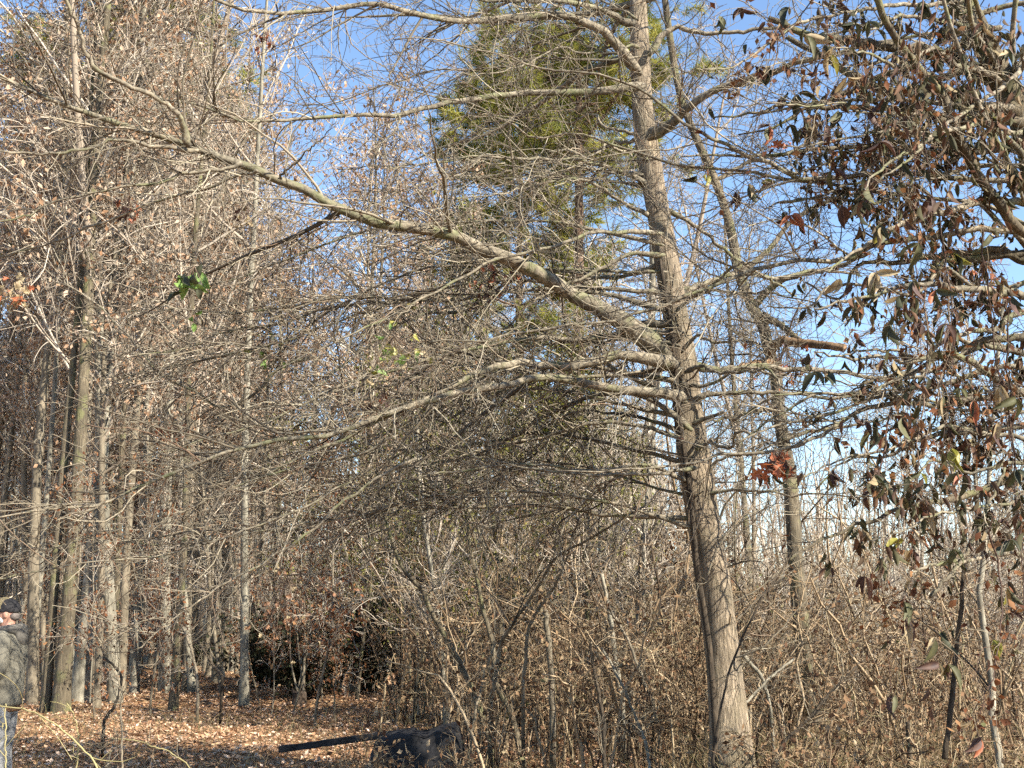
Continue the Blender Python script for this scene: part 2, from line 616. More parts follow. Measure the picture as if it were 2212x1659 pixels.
def limb_mesh(P, R, k, mat_, name='limb', lump=0.06, cap=True):
    V, F, _ = tubes(P[None], R[None], k)
    n = len(P)
    C = np.repeat(P, k, axis=0)
    ph = RNG.uniform(0, 6, 4)
    z = np.repeat(np.arange(n), k)
    a = np.tile(np.arange(k) * 2 * math.pi / k, n)
    s = 1 + lump * (np.sin(3 * a + z * 0.5 + ph[0]) * 0.5 + np.sin(2 * a - z * 0.33 + ph[1]) * 0.5 + np.sin(z * 1.1 + ph[2]) * 0.5)
    V = C + (V - C) * s[:, None]
    if cap:
        V = np.vstack([V, P[:1], P[-1:]])
        j = np.arange(k)
        j2 = (j + 1) % k
        e = (n - 1) * k
        F = np.vstack([F, np.stack([j2, j, np.full(k, n * k), np.full(k, n * k)], 1),
                       np.stack([e + j, e + j2, np.full(k, n * k + 1), np.full(k, n * k + 1)], 1)])
    b = Bag()
    tri = F[:, 2] == F[:, 3]
    b.add(V, F, 0.5)
    return b.mesh(name, mat_)


def W_(pts, d0, d1, w0, w1):
    """(x, y) list with depth and width running linearly"""
    n = len(pts)
    return [(x, y, d0 + (d1 - d0) * i / (n - 1), w0 + (w1 - w0) * i / (n - 1)) for i, (x, y) in enumerate(pts)]


# ---- the big leaning tree in the middle
DT = 11.5
TRUNK1 = W_([(1592, 1800), (1580, 1650), (1572, 1540), (1560, 1400), (1540, 1250), (1515, 1100), (1492, 940), (1478, 800),
             (1456, 660), (1432, 520), (1408, 380), (1390, 250), (1382, 120), (1378, 0), (1372, -130), (1360, -300), (1352, -520), (1340, -800)],
            DT - 0.3, DT + 0.8, 88, 26)
TRUNK1 = [(x, y, d, w + (14 if i < 2 else 0)) for i, (x, y, d, w) in enumerate(TRUNK1)]
LIMBS1 = [
    # long limb rising to the left
    W_([(1452, 775), (1400, 735), (1330, 690), (1270, 655), (1220, 625), (1180, 600), (1120, 565), (1050, 540), (990, 515), (930, 497),
        (870, 487), (800, 475), (740, 455), (680, 425), (620, 395), (560, 370), (500, 348), (460, 335), (410, 318), (360, 300), (300, 280),
        (240, 265), (180, 245), (120, 220), (60, 195), (0, 165), (-90, 120)], DT, 8.6, 46, 9),
    W_([(407, 318), (395, 270), (380, 240), (330, 210), (270, 185), (210, 150), (182, 110), (170, 60), (150, 20), (130, -40)], 9.15, 8.4, 17, 10),
    W_([(430, 325), (340, 318), (260, 303), (200, 318), (130, 330), (60, 330), (0, 326), (-80, 330)], 9.2, 8.6, 12, 5),
    W_([(520, 352), (493, 363), (400, 377), (333, 397), (233, 410), (133, 433), (50, 467), (-30, 490)], 9.5, 8.9, 11, 4),
    W_([(560, 372), (527, 377), (430, 407), (330, 440), (200, 490), (100, 530), (0, 552), (-60, 560)], 9.6, 9.9, 9, 4),
    W_([(600, 385), (640, 350), (690, 300), (730, 260)], 9.7, 9.4, 7, 2),
    # top limbs
    W_([(1385, 160), (1340, 110), (1290, 60), (1204, 28), (1137, 37), (1037, 43), (970, 42), (887, 28), (820, 10), (737, 18), (633, 27),
        (547, 27), (457, -5), (380, -30)], DT + .3, 9.4, 26, 8),
    W_([(1380, 60), (1300, 20), (1200, 5), (1100, 2), (1000, -5), (900, -12), (800, -40)], DT + .5, 10.2, 18, 6),
    W_([(1395, 185), (1357, 187), (1284, 200), (1170, 200), (1087, 203), (1037, 213), (970, 217), (920, 230), (867, 247), (804, 250), (737, 250),
        (643, 257), (600, 263), (533, 263), (477, 240), (420, 225), (350, 215)], DT + .2, 9.8, 22, 5),
    W_([(867, 247), (855, 280), (830, 305), (795, 330), (770, 345)], 10.6, 10.4, 6, 2),
    W_([(1398, 300), (1440, 272), (1475, 245), (1500, 222), (1560, 190), (1630, 170), (1700, 142), (1790, 118), (1900, 95), (2020, 70)], DT + .2, 10.4, 30, 9),
    W_([(1400, 120), (1450, 62), (1520, 72), (1600, 68), (1680, 62), (1780, 75), (1900, 60)], DT + .3, 11.8, 17, 6),
    # middle, to the left
    W_([(1465, 790), (1420, 780), (1337, 766), (1270, 786), (1204, 790), (1137, 783), (1087, 793), (1037, 800), (984, 826), (937, 853), (904, 870),
        (854, 890), (770, 936), (700, 965), (600, 1010), (500, 1070)], DT - .1, 9.8, 30, 4),
    W_([(1480, 860), (1454, 853), (1337, 843), (1270, 830), (1204, 816), (1154, 816), (1104, 833), (1020, 840), (937, 865), (847, 890), (737, 931),
        (673, 946), (583, 956), (500, 976), (400, 1010), (300, 1050), (233, 1086), (143, 1096), (50, 1110), (-40, 1125)], DT - .2, 8.9, 26, 4),
    W_([(1495, 930), (1440, 885), (1370, 850), (1310, 850), (1240, 870), (1160, 910), (1080, 960), (1000, 990), (930, 1000), (850, 1015)], DT - .1, 12.5, 17, 4),
    W_([(1460, 700), (1380, 700), (1320, 725), (1250, 735), (1170, 728), (1090, 735), (1000, 760), (930, 790), (850, 830), (760, 850), (660, 870)], DT, 12.6, 18, 4),
    W_([(1440, 560), (1380, 590), (1300, 600), (1220, 585), (1140, 590), (1060, 560), (960, 545), (880, 530)], DT + .2, 13, 14, 3),
    W_([(1420, 470), (1350, 440), (1290, 400), (1240, 385), (1180, 395), (1120, 410), (1060, 420), (990, 430)], DT + .3, 10.6, 12, 3),
    W_([(1410, 400), (1345, 375), (1290, 355), (1210, 345), (1130, 345), (1060, 335), (970, 347), (880, 360), (840, 362)], DT + .3, 10.8, 13, 3),
    W_([(1395, 300), (1330, 310), (1270, 330), (1180, 345), (1100, 340)], DT + .4, 12.8, 11, 3),
    # low, to the left
    W_([(1510, 1010), (1440, 1020), (1360, 1026), (1250, 1024), (1150, 1012), (1050, 990), (980, 985)], DT - .2, 10.2, 11, 3),
    W_([(900, 990), (820, 1030), (740, 1085), (663, 1153), (550, 1226), (467, 1270), (393, 1323), (333, 1373), (295, 1402)], 9.8, 9.0, 8, 3),
    W_([(760, 1040), (640, 1105), (520, 1150), (413, 1186), (333, 1203), (233, 1210), (100, 1230), (0, 1253), (-60, 1262)], 9.6, 8.8, 6, 3),
    W_([(860, 940), (760, 985), (640, 1010), (540, 1040), (440, 1085), (340, 1130), (220, 1150), (100, 1190), (0, 1215)], 9.9, 9.6, 6, 2.5),
    W_([(680, 770), (600, 800), (540, 860), (470, 880), (420, 845), (350, 810), (290, 740), (240, 690), (190, 640), (120, 610)], 12.2, 12.6, 9, 4),
    W_([(960, 640), (860, 650), (700, 668), (640, 690), (560, 705), (480, 720), (390, 755), (280, 765)], 12.4, 11.6, 10, 3),
    W_([(1000, 670), (900, 685), (810, 735), (740, 790), (680, 840), (600, 870)], 12.2, 11.0, 8, 3),
    # to the right, behind the leaves
    W_([(1490, 790), (1560, 800), (1640, 790), (1720, 800), (1800, 800), (1900, 815), (2000, 800), (2100, 820)], DT + .2, 12.4, 20, 6),
    W_([(1500, 860), (1560, 850), (1640, 845), (1720, 850), (1800, 860), (1900, 845), (2010, 830)], DT, 11.4, 15, 5),
    W_([(1460, 640), (1530, 610), (1600, 590), (1680, 600), (1760, 585), (1850, 590)], DT + .4, 13, 20, 6),
    W_([(1440, 450), (1520, 500), (1590, 560), (1660, 600), (1720, 640)], DT + .3, 12.6, 13, 5),
]


def extra_limbs(rng):
    # many lesser limbs leave the trunk between knee and head of the frame and droop to the left, in front and behind
    out = []
    for k in range(19):
        y0 = 470 + 690 * (k + rng.random()) / 19
        x0 = np.interp(y0, [520, 660, 800, 940, 1100, 1250], [1432, 1456, 1478, 1492, 1515, 1540])
        x1 = rng.uniform(180, 950)
        y1 = y0 + rng.uniform(-140, 330) * (1 if y0 < 900 else .55)
        d1 = rng.uniform(8.7, 15.0)
        w0 = rng.uniform(7, 15)
        lift = rng.uniform(20, 90)
        pts = []
        for s in np.linspace(0, 1, 8):
            pts.append((x0 + (x1 - x0) * s + rng.normal(0, 10) * (0 < s), y0 + (y1 - y0) * s ** 1.4 - lift * math.sin(math.pi * min(1, s * 1.3)) + rng.normal(0, 11) * (0 < s)))
        out.append(W_(pts, DT, d1, w0, 2.5))
    for k in range(8):
        y0 = rng.uniform(40, 540)
        x0 = np.interp(y0, [0, 120, 250, 380, 520, 660], [1378, 1382, 1390, 1408, 1432, 1456])
        x1 = rng.uniform(600, 1200)
        y1 = y0 + rng.uniform(-120, 160)
        pts = [(x0 + (x1 - x0) * s + rng.normal(0, 10) * (0 < s), y0 + (y1 - y0) * s - 30 * math.sin(math.pi * s) + rng.normal(0, 11) * (0 < s)) for s in np.linspace(0, 1, 8)]
        out.append(W_(pts, DT + .3, rng.uniform(9.5, 14), rng.uniform(7, 12), 2.5))
    for k in range(9):  # limbs to the right, added to dapple the trunk with shadow
        y0 = 620 + 480 * (k + rng.random()) / 9
        x0 = np.interp(y0, [520, 660, 800, 940, 1100, 1250], [1432, 1456, 1478, 1492, 1515, 1540])
        x1, y1 = rng.uniform(1620, 2000), y0 + rng.uniform(-160, 120)
        pts = [(x0 + (x1 - x0) * s + rng.normal(0, 10) * (0 < s), y0 + (y1 - y0) * s - 30 * math.sin(math.pi * s) + rng.normal(0, 11) * (0 < s)) for s in np.linspace(0, 1, 8)]
        out.append(W_(pts, DT, rng.uniform(9.3, 10.8), rng.uniform(8, 13), 2.5))
    return out


def build_big_tree():
    rng = np.random.default_rng(21)
    P, R = limb_path(TRUNK1, 60)
    base = P[0].copy()
    t = thing('leaning_tree', 'tall leaning tree with tan fissured trunk and long limbs sweeping left', 'tree', base)
    # ridged trunk
    k = 26
    obj('trunk', limb_mesh(P, R, k, M_TRUNK, 'trunk', 0.07), t)
    LP, LR = [], []
    for l in LIMBS1 + extra_limbs(np.random.default_rng(4)):
        p, r = limb_path(l, 30, 0.008)
        r *= .80
        r[:4] *= np.array([.6, 1.4, 1.25, 1.1])
        LP.append(p)
        LR.append(r)
        obj('limb', limb_mesh(p, r, 9, M_LIMB, 'limb', 0.07), t)
    # limbs above the frame carry the shade
    up, upr = grow(P[None, 40:], R[None, 40:], 16, rng, (0.1, 0.95), (0.6, 1.0), 5.5, 2, (50, 85), 30, 0.05, 0.01, 0.4, 0.6, 0.011, 0.006)
    for p, r in zip(up, upr):
        obj('limb', limb_mesh(p, r, 6, M_LIMB, 'limb', 0.05), t)
    LP, LR = np.array(LP), np.array(LR)
    A = np.concatenate([LP, up])
    AR = np.concatenate([LR, upr])
    b1, r1 = grow(A, AR, 480, rng, (0.16, 1), (0.16, 0.45), 2.6, 0.4, (28, 70), 11, 0.11, 0.006, 0.5, 0.6, 0.0095, 0.0032)
    b1t, r1t = grow(P[None], R[None], 46, rng, (0.12, 0.75), (0.05, 0.14), 2.0, 0.4, (50, 95), 11, 0.14, 0.0, 0.8, 0.25, 0.008, 0.0025)
    B = np.concatenate([b1, b1t])
    BR = np.concatenate([r1, r1t])
    AB, ABR = np.concatenate([LP[:, ::3], B[:, :10]]), np.concatenate([LR[:, ::3], BR[:, :10]])
    b2, r2 = grow(AB, ABR, 5400, rng, (0.12, 1), (0.2, 0.55), 0.95, 0.16, (28, 75), 7, 0.17, 0.006, 0.7, 0.7, 0.008, 0.0026)
    b2, r2 = cull(b2, r2)
    b3, r3 = grow(b2, r2, 11000, rng, (0.1, 1), (0.22, 0.6), 0.38, 0.06, (30, 70), 5, 0.2, 0.0, 0.9, 0.8, 0.008, 0.002)
    b3, r3 = cull(b3, r3, 150)
    g = Bag()
    g.tubes(B, BR, 5)
    tag(obj('branches', g.mesh('branches', M_TWIG), t), kind='stuff')
    g = Bag()
    g.tubes(b2, r2, 3)
    g.tubes(b3, r3, 3)
    tag(obj('twigs', g.mesh('twigs', M_TWIG), t), kind='stuff')
    return t


build_big_tree()

# ---- the dark trunk to its right, with sawn stubs
TRUNK3 = W_([(1755, 1560), (1740, 1450), (1728, 1306), (1718, 1206), (1708, 1053), (1692, 953), (1682, 886), (1675, 803), (1660, 753), (1648, 703),
             (1625, 663), (1596, 590), (1578, 490), (1545, 390), (1505, 300), (1470, 210), (1450, 100), (1430, -60), (1415, -260)], 15.0, 15.6, 36, 13)


def build_second_tree():
    rng = np.random.default_rng(5)
    P, R = limb_path(TRUNK3, 44)
    base = P[0]
    t = thing('dark_tree', 'dark trunked tree with sawn stubs coloured as lit orange right of the leaning tree', 'tree', base)
    obj('trunk', limb_mesh(P, R, 16, M_BARK_B, 'trunk', 0.08), t)
    L = [W_([(1660, 765), (1675, 745), (1690, 737), (1730, 742), (1775, 745), (1825, 752)], 15, 14.2, 22, 18),
         W_([(1668, 785), (1640, 783), (1600, 795), (1565, 802)], 15, 14.4, 18, 14),
         W_([(1648, 680), (1690, 705), (1720, 730), (1745, 740)], 15.2, 14.8, 18, 9),
         W_([(1630, 660), (1680, 610), (1740, 590), (1800, 580), (1880, 545)], 15.2, 14.4, 18, 8),
         W_([(1680, 880), (1620, 890), (1560, 905), (1500, 915)], 15, 14.6, 9, 4),
         W_([(1690, 950), (1760, 930), (1840, 920), (1920, 905)], 15, 15.4, 10, 4),
         W_([(1600, 590), (1660, 540), (1720, 470), (1800, 430), (1880, 410)], 15.3, 16, 14, 5),
         W_([(1545, 390), (1620, 350), (1700, 330), (1780, 290)], 15.4, 16, 10, 4)]
    sawn = bark('bark_orange_lit_stub', (0.16, 0.09, 0.05), (0.46, 0.30, 0.17), (10, 10, 10), 0.5, 0.4)  # orange light on two stubs is put into their bark colour
    LP, LR = [], []
    for i, l in enumerate(L):
        p, r = limb_path(l, 26, 0.006)
        LP.append(p)
        LR.append(r)
        obj('limb' if i > 2 else 'stub', limb_mesh(p, r, 9, sawn if i < 2 else M_BARK_B, 'limb', 0.05), t)
    A, AR = np.array(LP[2:]), np.array(LR[2:])
    b1, r1 = grow(A, AR, 60, rng, (0.1, 1), (0.2, 0.6), 2.2, 0.4, (30, 80), 10, 0.13, 0, 0.7, 0.55, 0.009, 0.003)
    b1b, r1b = grow(P[None], R[None], 40, rng, (0.25, 0.98), (0.08, 0.2), 2.5, 0.5, (50, 90), 10, 0.13, 0.01, 0.8, 0.3, 0.009, 0.003)
    B, BR = np.concatenate([b1, b1b]), np.concatenate([r1, r1b])
    b2, r2 = grow(B, BR, 1100, rng, (0.1, 1), (0.25, 0.55), 0.9, 0.15, (30, 75), 6, 0.17, 0, 0.8, 0.6, 0.008, 0.0025)
    b3, r3 = grow(b2, r2, 3200, rng, (0.1, 1), (0.25, 0.55), 0.4, 0.08, (30, 70), 4, 0.2, 0, 0.9, 0.7, 0.008, 0.002)
    g = Bag()
    g.tubes(B, BR, 5)
    g.tubes(b2, r2, 3)
    g.tubes(b3, r3, 3)
    tag(obj('twigs', g.mesh('twigs', M_TWIG), t), kind='stuff')


build_second_tree()

# ---- the tree standing just right of the picture, hung with vines and broad leaves
CLUSTERS = [(1688, 223), (1722, 217), (1662, 287), (1705, 283), (1755, 297), (1785, 283), (1812, 255), (1875, 60), (1845, 62), (1632, 157), (1662, 157),
            (1690, 150), (1505, 393), (1525, 390), (1818, 457), (1855, 457), (1708, 480), (1755, 463), (1588, 430), (1618, 412), (1675, 410), (1875, 417),
            (1905, 393), (2145, 267), (2125, 63), (1995, 20), (2055, 33), (1892, 603), (1815, 616), (1975, 620), (2022, 640), (2188, 653), (1942, 653),
            (2042, 713), (2055, 720), (2038, 870), (2102, 880), (2072, 853), (2162, 846), (2195, 876), (1785, 826), (1762, 816), (1925, 716), (1948, 916),
            (1885, 943), (1888, 1040), (2055, 983), (2155, 926), (1988, 1036), (2085, 960), (1868, 1259), (1905, 1216), (1952, 1183), (1968, 1203), (2182, 1180),
            (2142, 1143), (2155, 1140), (1952, 1313), (1955, 1356), (2018, 1390), (2035, 1380), (2048, 1449), (2028, 1449), (2145, 1396), (2178, 1333),
            (2175, 1283), (1925, 1513), (2115, 1606), (2098, 1569), (1790, 130), (1740, 90), (1560, 50), (1600, 30), (1830, 180), (1880, 250), (1930, 130),
            (1900, 320), (1960, 260), (2010, 440), (2080, 200), (2170, 120), (1985, 540), (2060, 560), (2140, 520), (1900, 500), (1795, 380), (1850, 350),
            (1990, 710), (1960, 780), (2010, 1060), (2080, 1040), (2195, 1030), (2060, 1200), (1990, 1120), (1800, 1030), (1705, 30)]


def build_leafy_tree():
    rng = np.random.default_rng(77)
    D2 = 8.2
    base = np.array([(2500 - 1106) / FD * 8.6, 8.6, zg(4.4, 8.6) - .05])
    t = thing('vine_hung_tree', 'tree at the right edge hung with vines and dark drooping broad leaves', 'tree', base)
    tr = W_([(2500, 2300), (2470, 1900), (2420, 1500), (2370, 1100), (2310, 750), (2260, 480), (2215, 280), (2160, 160), (2090, 20), (2020, -140), (1930, -400)],
            8.6, 9.0, 110, 36)
    P, R = limb_path(tr, 40)
    obj('trunk', limb_mesh(P, R, 22, M_BARK_B, 'trunk', 0.08), t)
    L = [W_([(2330, 640), (2270, 545), (2212, 500), (2175, 467), (2125, 393), (2092, 340), (2075, 300), (2035, 207), (2008, 177), (1958, 117), (1925, 60),
             (1892, 0), (1860, -80)], 8.6, 7.4, 26, 15),
         W_([(2320, 700), (2212, 515), (2160, 500), (2100, 495), (2042, 508), (1958, 518), (1892, 527), (1842, 556), (1775, 563), (1728, 563), (1682, 573), (1635, 580),
             (1592, 597), (1540, 620), (1475, 640), (1420, 663), (1370, 676), (1320, 696), (1237, 700), (1170, 716), (1104, 723), (1037, 735), (970, 733), (930, 740)], 8.6, 7.6, 15, 3),
         W_([(2350, 880), (2212, 850), (2060, 868), (2010, 875), (1960, 868), (1892, 876), (1842, 893), (1808, 920), (1765, 946), (1708, 966), (1642, 976), (1562, 978), (1532, 993),
             (1475, 1000), (1400, 1012), (1300, 1016), (1200, 1016)], 8.6, 7.9, 14, 3),
         W_([(2340, 450), (2212, 395), (2100, 388), (2000, 378), (1900, 375), (1800, 385), (1735, 387), (1675, 360), (1625, 340), (1575, 313), (1525, 293), (1475, 260), (1404, 207),
             (1354, 180), (1287, 160), (1204, 153), (1154, 143), (1104, 123), (1037, 107), (937, 87), (850, 85)], 8.6, 7.8, 14, 2.5),
         W_([(2330, 560), (2200, 470), (2090, 440), (1990, 425), (1900, 415), (1800, 400), (1700, 388), (1600, 370), (1474, 357), (1387, 333), (1304, 307), (1247, 290), (1167, 297),
             (1104, 267), (1037, 233), (987, 217), (900, 200), (833, 177)], 8.6, 8.4, 10, 2.5),
         W_([(2212, 285), (2130, 290), (2060, 305), (2010, 295), (1960, 285), (1900, 285), (1830, 300), (1760, 315), (1690, 318)], 8.6, 7.2, 12, 3),
         W_([(2212, 100), (2195, 160), (2150, 200), (2080, 245), (2020, 290), (1970, 340), (1900, 390)], 8.8, 7.2, 13, 4),
         W_([(2300, 1000), (2212, 950), (2130, 935), (2050, 920), (1985, 945), (1920, 968), (1850, 985), (1780, 1010), (1720, 1040)], 8.6, 7.6, 12, 3),
         W_([(2380, 1180), (2250, 1200), (2170, 1195), (2090, 1210), (2020, 1220), (1960, 1240)], 8.4, 7.6, 12, 5),
         W_([(2010, 1290), (2075, 1215), (2110, 1150), (2140, 1080), (2170, 1010)], 7.8, 8.0, 9, 6),
         W_([(2160, 60), (2080, 55), (2010, 40), (1950, 35), (1880, 55), (1800, 50)], 8.8, 7.6, 14, 5),
         W_([(2200, 240), (2100, 230), (2030, 190), (1940, 200), (1850, 170), (1780, 120), (1700, 80)], 8.7, 8.9, 34, 12),
         W_([(2180, 200), (2060, 130), (1960, 110), (1850, 90), (1760, 80), (1660, 40)], 8.9, 8.6, 34, 14)]
    re_ = np.random.default_rng(6)
    for k in range(30):
        y0 = -60 + 1150 * (k + re_.random()) / 30
        x1 = re_.uniform(1480, 1900)
        y1 = y0 + re_.uniform(-150, 200)
        x0 = np.interp(y0, [-140, 20, 160, 280, 480, 750, 1100], [2020, 2090, 2160, 2215, 2260, 2310, 2370])
        pts = [(x0 + (x1 - x0) * q + re_.normal(0, 12) * (q > 0), y0 + (y1 - y0) * q - 40 * math.sin(3.1 * q) + re_.normal(0, 13) * (q > 0)) for q in np.linspace(0, 1, 9)]
        L.append(W_(pts, 8.7, re_.uniform(6.6, 8.9), re_.uniform(8, 24), 3.5))
    LP, LR = [], []
    for l in L:
        p, r = limb_path(l, 34, 0.006)
        LP.append(p)
        LR.append(r)
        obj('limb', limb_mesh(p, r, 9, M_BARK_B if r[0] > .035 else M_LIMB, 'limb', 0.06), t)
    # limbs on the far side and overhead; crown beyond the frame added for shade
    up, upr = grow(P[None, 14:], R[None, 14:], 22, rng, (0.1, 1), (0.35, 0.7), 4.5, 1.2, (45, 85), 34, 0.06, 0.0, 0.7, 0.5, 0.01, 0.005)
    keep = up[:, -1, 1] < 9.0
    up, upr = up[keep], upr[keep]
    for p, r in zip(up, upr):
        obj('limb', limb_mesh(p, r, 6, M_LIMB, 'limb', 0.05), t)
    A, AR = np.concatenate([np.array(LP), up]), np.concatenate([np.array(LR), upr])
    b1, r1 = grow(A, AR, 380, rng, (0.1, 1), (0.12, 0.4), 1.5, 0.25, (30, 75), 10, 0.14, -0.005, 0.7, 0.5, 0.008, 0.002)
    b2, r2 = grow(b1, r1, 3200, rng, (0.05, 1), (0.25, 0.6), 0.6, 0.1, (30, 75), 6, 0.18, 0, 0.8, 0.6, 0.007, 0.0016)
    b2, r2 = cull(b2, r2)
    b3, r3 = grow(b2, r2, 6500, rng, (0.1, 1), (0.25, 0.6), 0.3, 0.05, (30, 70), 4, 0.2, 0, 0.9, 0.7, 0.008, 0.0016)
    b3, r3 = cull(b3, r3, 120)
    g = Bag()
    g.tubes(b1, r1, 5)
    g.tubes(b2, r2, 3)
    g.tubes(b3, r3, 3)
    tag(obj('twigs', g.mesh('twigs', M_TWIG), t), kind='stuff')
    # hanging vines
    VP = []
    VC = [(1992, -40, 760, 7.6), (1960, 60, 640, 7.9), (2010, 300, 1000, 7.5), (2048, 420, 900, 7.8), (1985, 620, 1340, 7.7), (1965, 800, 1330, 7.6), (2000, 560, 1150, 8.0),
          (2130, 380, 1240, 7.5), (2165, 500, 1330, 7.9), (1905, 20, 480, 8.2), (1852, 30, 420, 7.8), (1880, 480, 1100, 7.9), (1790, 100, 520, 8.4), (2090, 840, 1420, 7.4),
          (2195, 700, 1500, 7.7), (2040, 900, 1480, 7.8), (1920, 880, 1360, 7.6), (1730, 60, 330, 8.1), (1640, 60, 210, 8.3), (1830, 380, 660, 7.7), (2075, 20, 420, 8.1),
          (2150, 40, 560, 7.6), (1950, 380, 720, 8.3), (2010, 1000, 1560, 7.3), (2110, 1150, 1640, 7.2), (1920, 1180, 1560, 7.5)]
    for x, y0, y1, d in VC[::2]:
        n = 18
        s = np.linspace(0, 1, n)
        ph, a = rng.uniform(0, 6), rng.uniform(15, 60)
        pts = [at(x + a * math.sin(ph + 3.1 * q) + rng.normal(0, 3), y0 + (y1 - y0) * q, d + .15 * math.sin(ph + 5 * q)) for q in s]
        VP.append(pts)
    VP = np.array(VP)
    VR = np.tile(np.linspace(0.006, 0.002, 18), (len(VP), 1))
    g = Bag()
    g.tubes(VP, VR, 5)
    v2, vr2 = grow(VP, VR, 420, rng, (0, 1), (0.1, 0.35), 0.7, 0.1, (15, 60), 8, 0.22, -0.05, 1, 0.6, 0.006, 0.0015)
    g.tubes(v2, vr2, 3)
    tag(obj('vines', g.mesh('vines', M_TWIG_R), t), kind='stuff')
    # small brown shrivelled leaves among the vines
    n = 900
    i = rng.integers(0, len(v2), n)
    j = rng.integers(1, 8, n)
    pos = v2[i, j] + rng.normal(0, .03, (n, 3))
    g = Bag()
    scatter(g, *LEAF_LITTER, pos, rot_frames(n, rng, 0.6), rng.uniform(.03, .075, n), rng.random(n))
    n = 420
    i = rng.integers(0, len(b2), n)
    pos = b2[i, 5]
    k = project(pos)[0] > 1480
    pos = pos[k]
    scatter(g, *LEAF_LITTER, pos, rot_frames(len(pos), rng, 0.6), rng.uniform(.03, .08, len(pos)), rng.random(len(pos)))
    tag(obj('dead_leaves', g.mesh('dead_leaves', M_RUSTLEAF, False), t), kind='stuff')
    # broad leaves, each its own
    blades = []
    for w, c, tw in ((.30, .15, .2), (.36, .28, -.3), (.26, .05, .5), (.32, .4, 0.0)):
        V, F = blade(6, w, .2, c, tw)
        me = np_mesh('leaf', V, np.array(F), ML_OLIVE, None, True)
        blades.append(me)
    mats = [ML_OLIVE] * 6 + [ML_DARK] * 3 + [ML_PURPLE] * 6 + [ML_TAN] * 3 + [ML_YELLOW] + [ML_RED]
    stalks = []
    made = 0
    for (x, y) in CLUSTERS:
        d = rng.uniform(6.9, 8.3)
        if x < 1700:
            d = rng.uniform(7.9, 9.4)
        c = at(x, y - 14, d)
        m = int(rng.integers(2, 5))
        hang = rng.uniform(0.7, 2.2)
        favourite = mats[rng.integers(len(mats))]
        near = min(((np.linalg.norm(q - c), q) for q in np.concatenate([A[:, ::3].reshape(-1, 3), VP.reshape(-1, 3)])), key=lambda s: s[0])[1]
        stalks.append(resample(np.array([near, (near + c) / 2 + np.array([0, 0, .04]), c]), 6))
        for k in range(m):
            if made >= 300:
                break
            X = unit(rng.normal(0, 1, 3) * np.array([1, 1, .6]) + np.array([0, 0, -hang]))
            U = unit(rng.normal(0, 1, 3) + np.array([0, -.8, 0.3]))
            Y = unit(np.cross(U, X))
            Z = np.cross(X, Y)
            s = rng.uniform(.085, .165)
            o = bpy.data.objects.new('leaf', blades[rng.integers(4)])
            COL.objects.link(o)
            o.parent = t
            o.matrix_local = Matrix(((X[0] * s, Y[0] * s, Z[0] * s, c[0] - base[0]), (X[1] * s, Y[1] * s, Z[1] * s, c[1] - base[1]),
                                     (X[2] * s, Y[2] * s, Z[2] * s, c[2] - base[2]), (0, 0, 0, 1)))
            o.material_slots[0].link = 'OBJECT'
            o.material_slots[0].material = favourite if rng.random() < .65 else mats[rng.integers(len(mats))]
            made += 1
    g = Bag()
    S = np.array(stalks)
    g.tubes(S, np.full(S.shape[:2], .0022), 4)
    tag(obj('stalks', g.mesh('stalks', M_TWIG_R), t), kind='stuff')
    # the rest of the broad leaves, smaller or behind
    n = 120
    V, F = blade(5, .34, .2, .2, .2)
    i = rng.integers(0, len(VP), n)
    pos = VP[i, rng.integers(0, 18, n)] + rng.normal(0, .13, (n, 3)) + np.array([0, .12, 0])
    tips = b2[:, 5]
    tx, ty = project(tips)
    tips = tips[(tx > 1680 - .12 * ty) & (rng.random(len(tips)) < np.clip((tx - 1600) / 500, .1, 1))]
    hot = tips[rng.integers(0, len(tips), 900)]
    pos = np.concatenate([pos, np.repeat(hot, 4, axis=0) + rng.normal(0, .035, (3600, 3))])
    n = len(pos)
    g = Bag()
    scatter(g, V, np.array(F), pos, rot_frames(n, rng, 1.6), rng.uniform(.05, .115, n), rng.random(n))
    mm = varied('broad_leaf_mass', [(0, (0.03, 0.03, 0.014)), (0.35, (0.075, 0.068, 0.03)), (0.6, (0.075, 0.042, 0.028)), (0.85, (0.15, 0.08, 0.045)), (1, (0.24, 0.20, 0.11))], 0.75, 0.2, k=1)
    tag(obj('foliage', g.mesh('foliage', mm), t), kind='stuff')


build_leafy_tree()


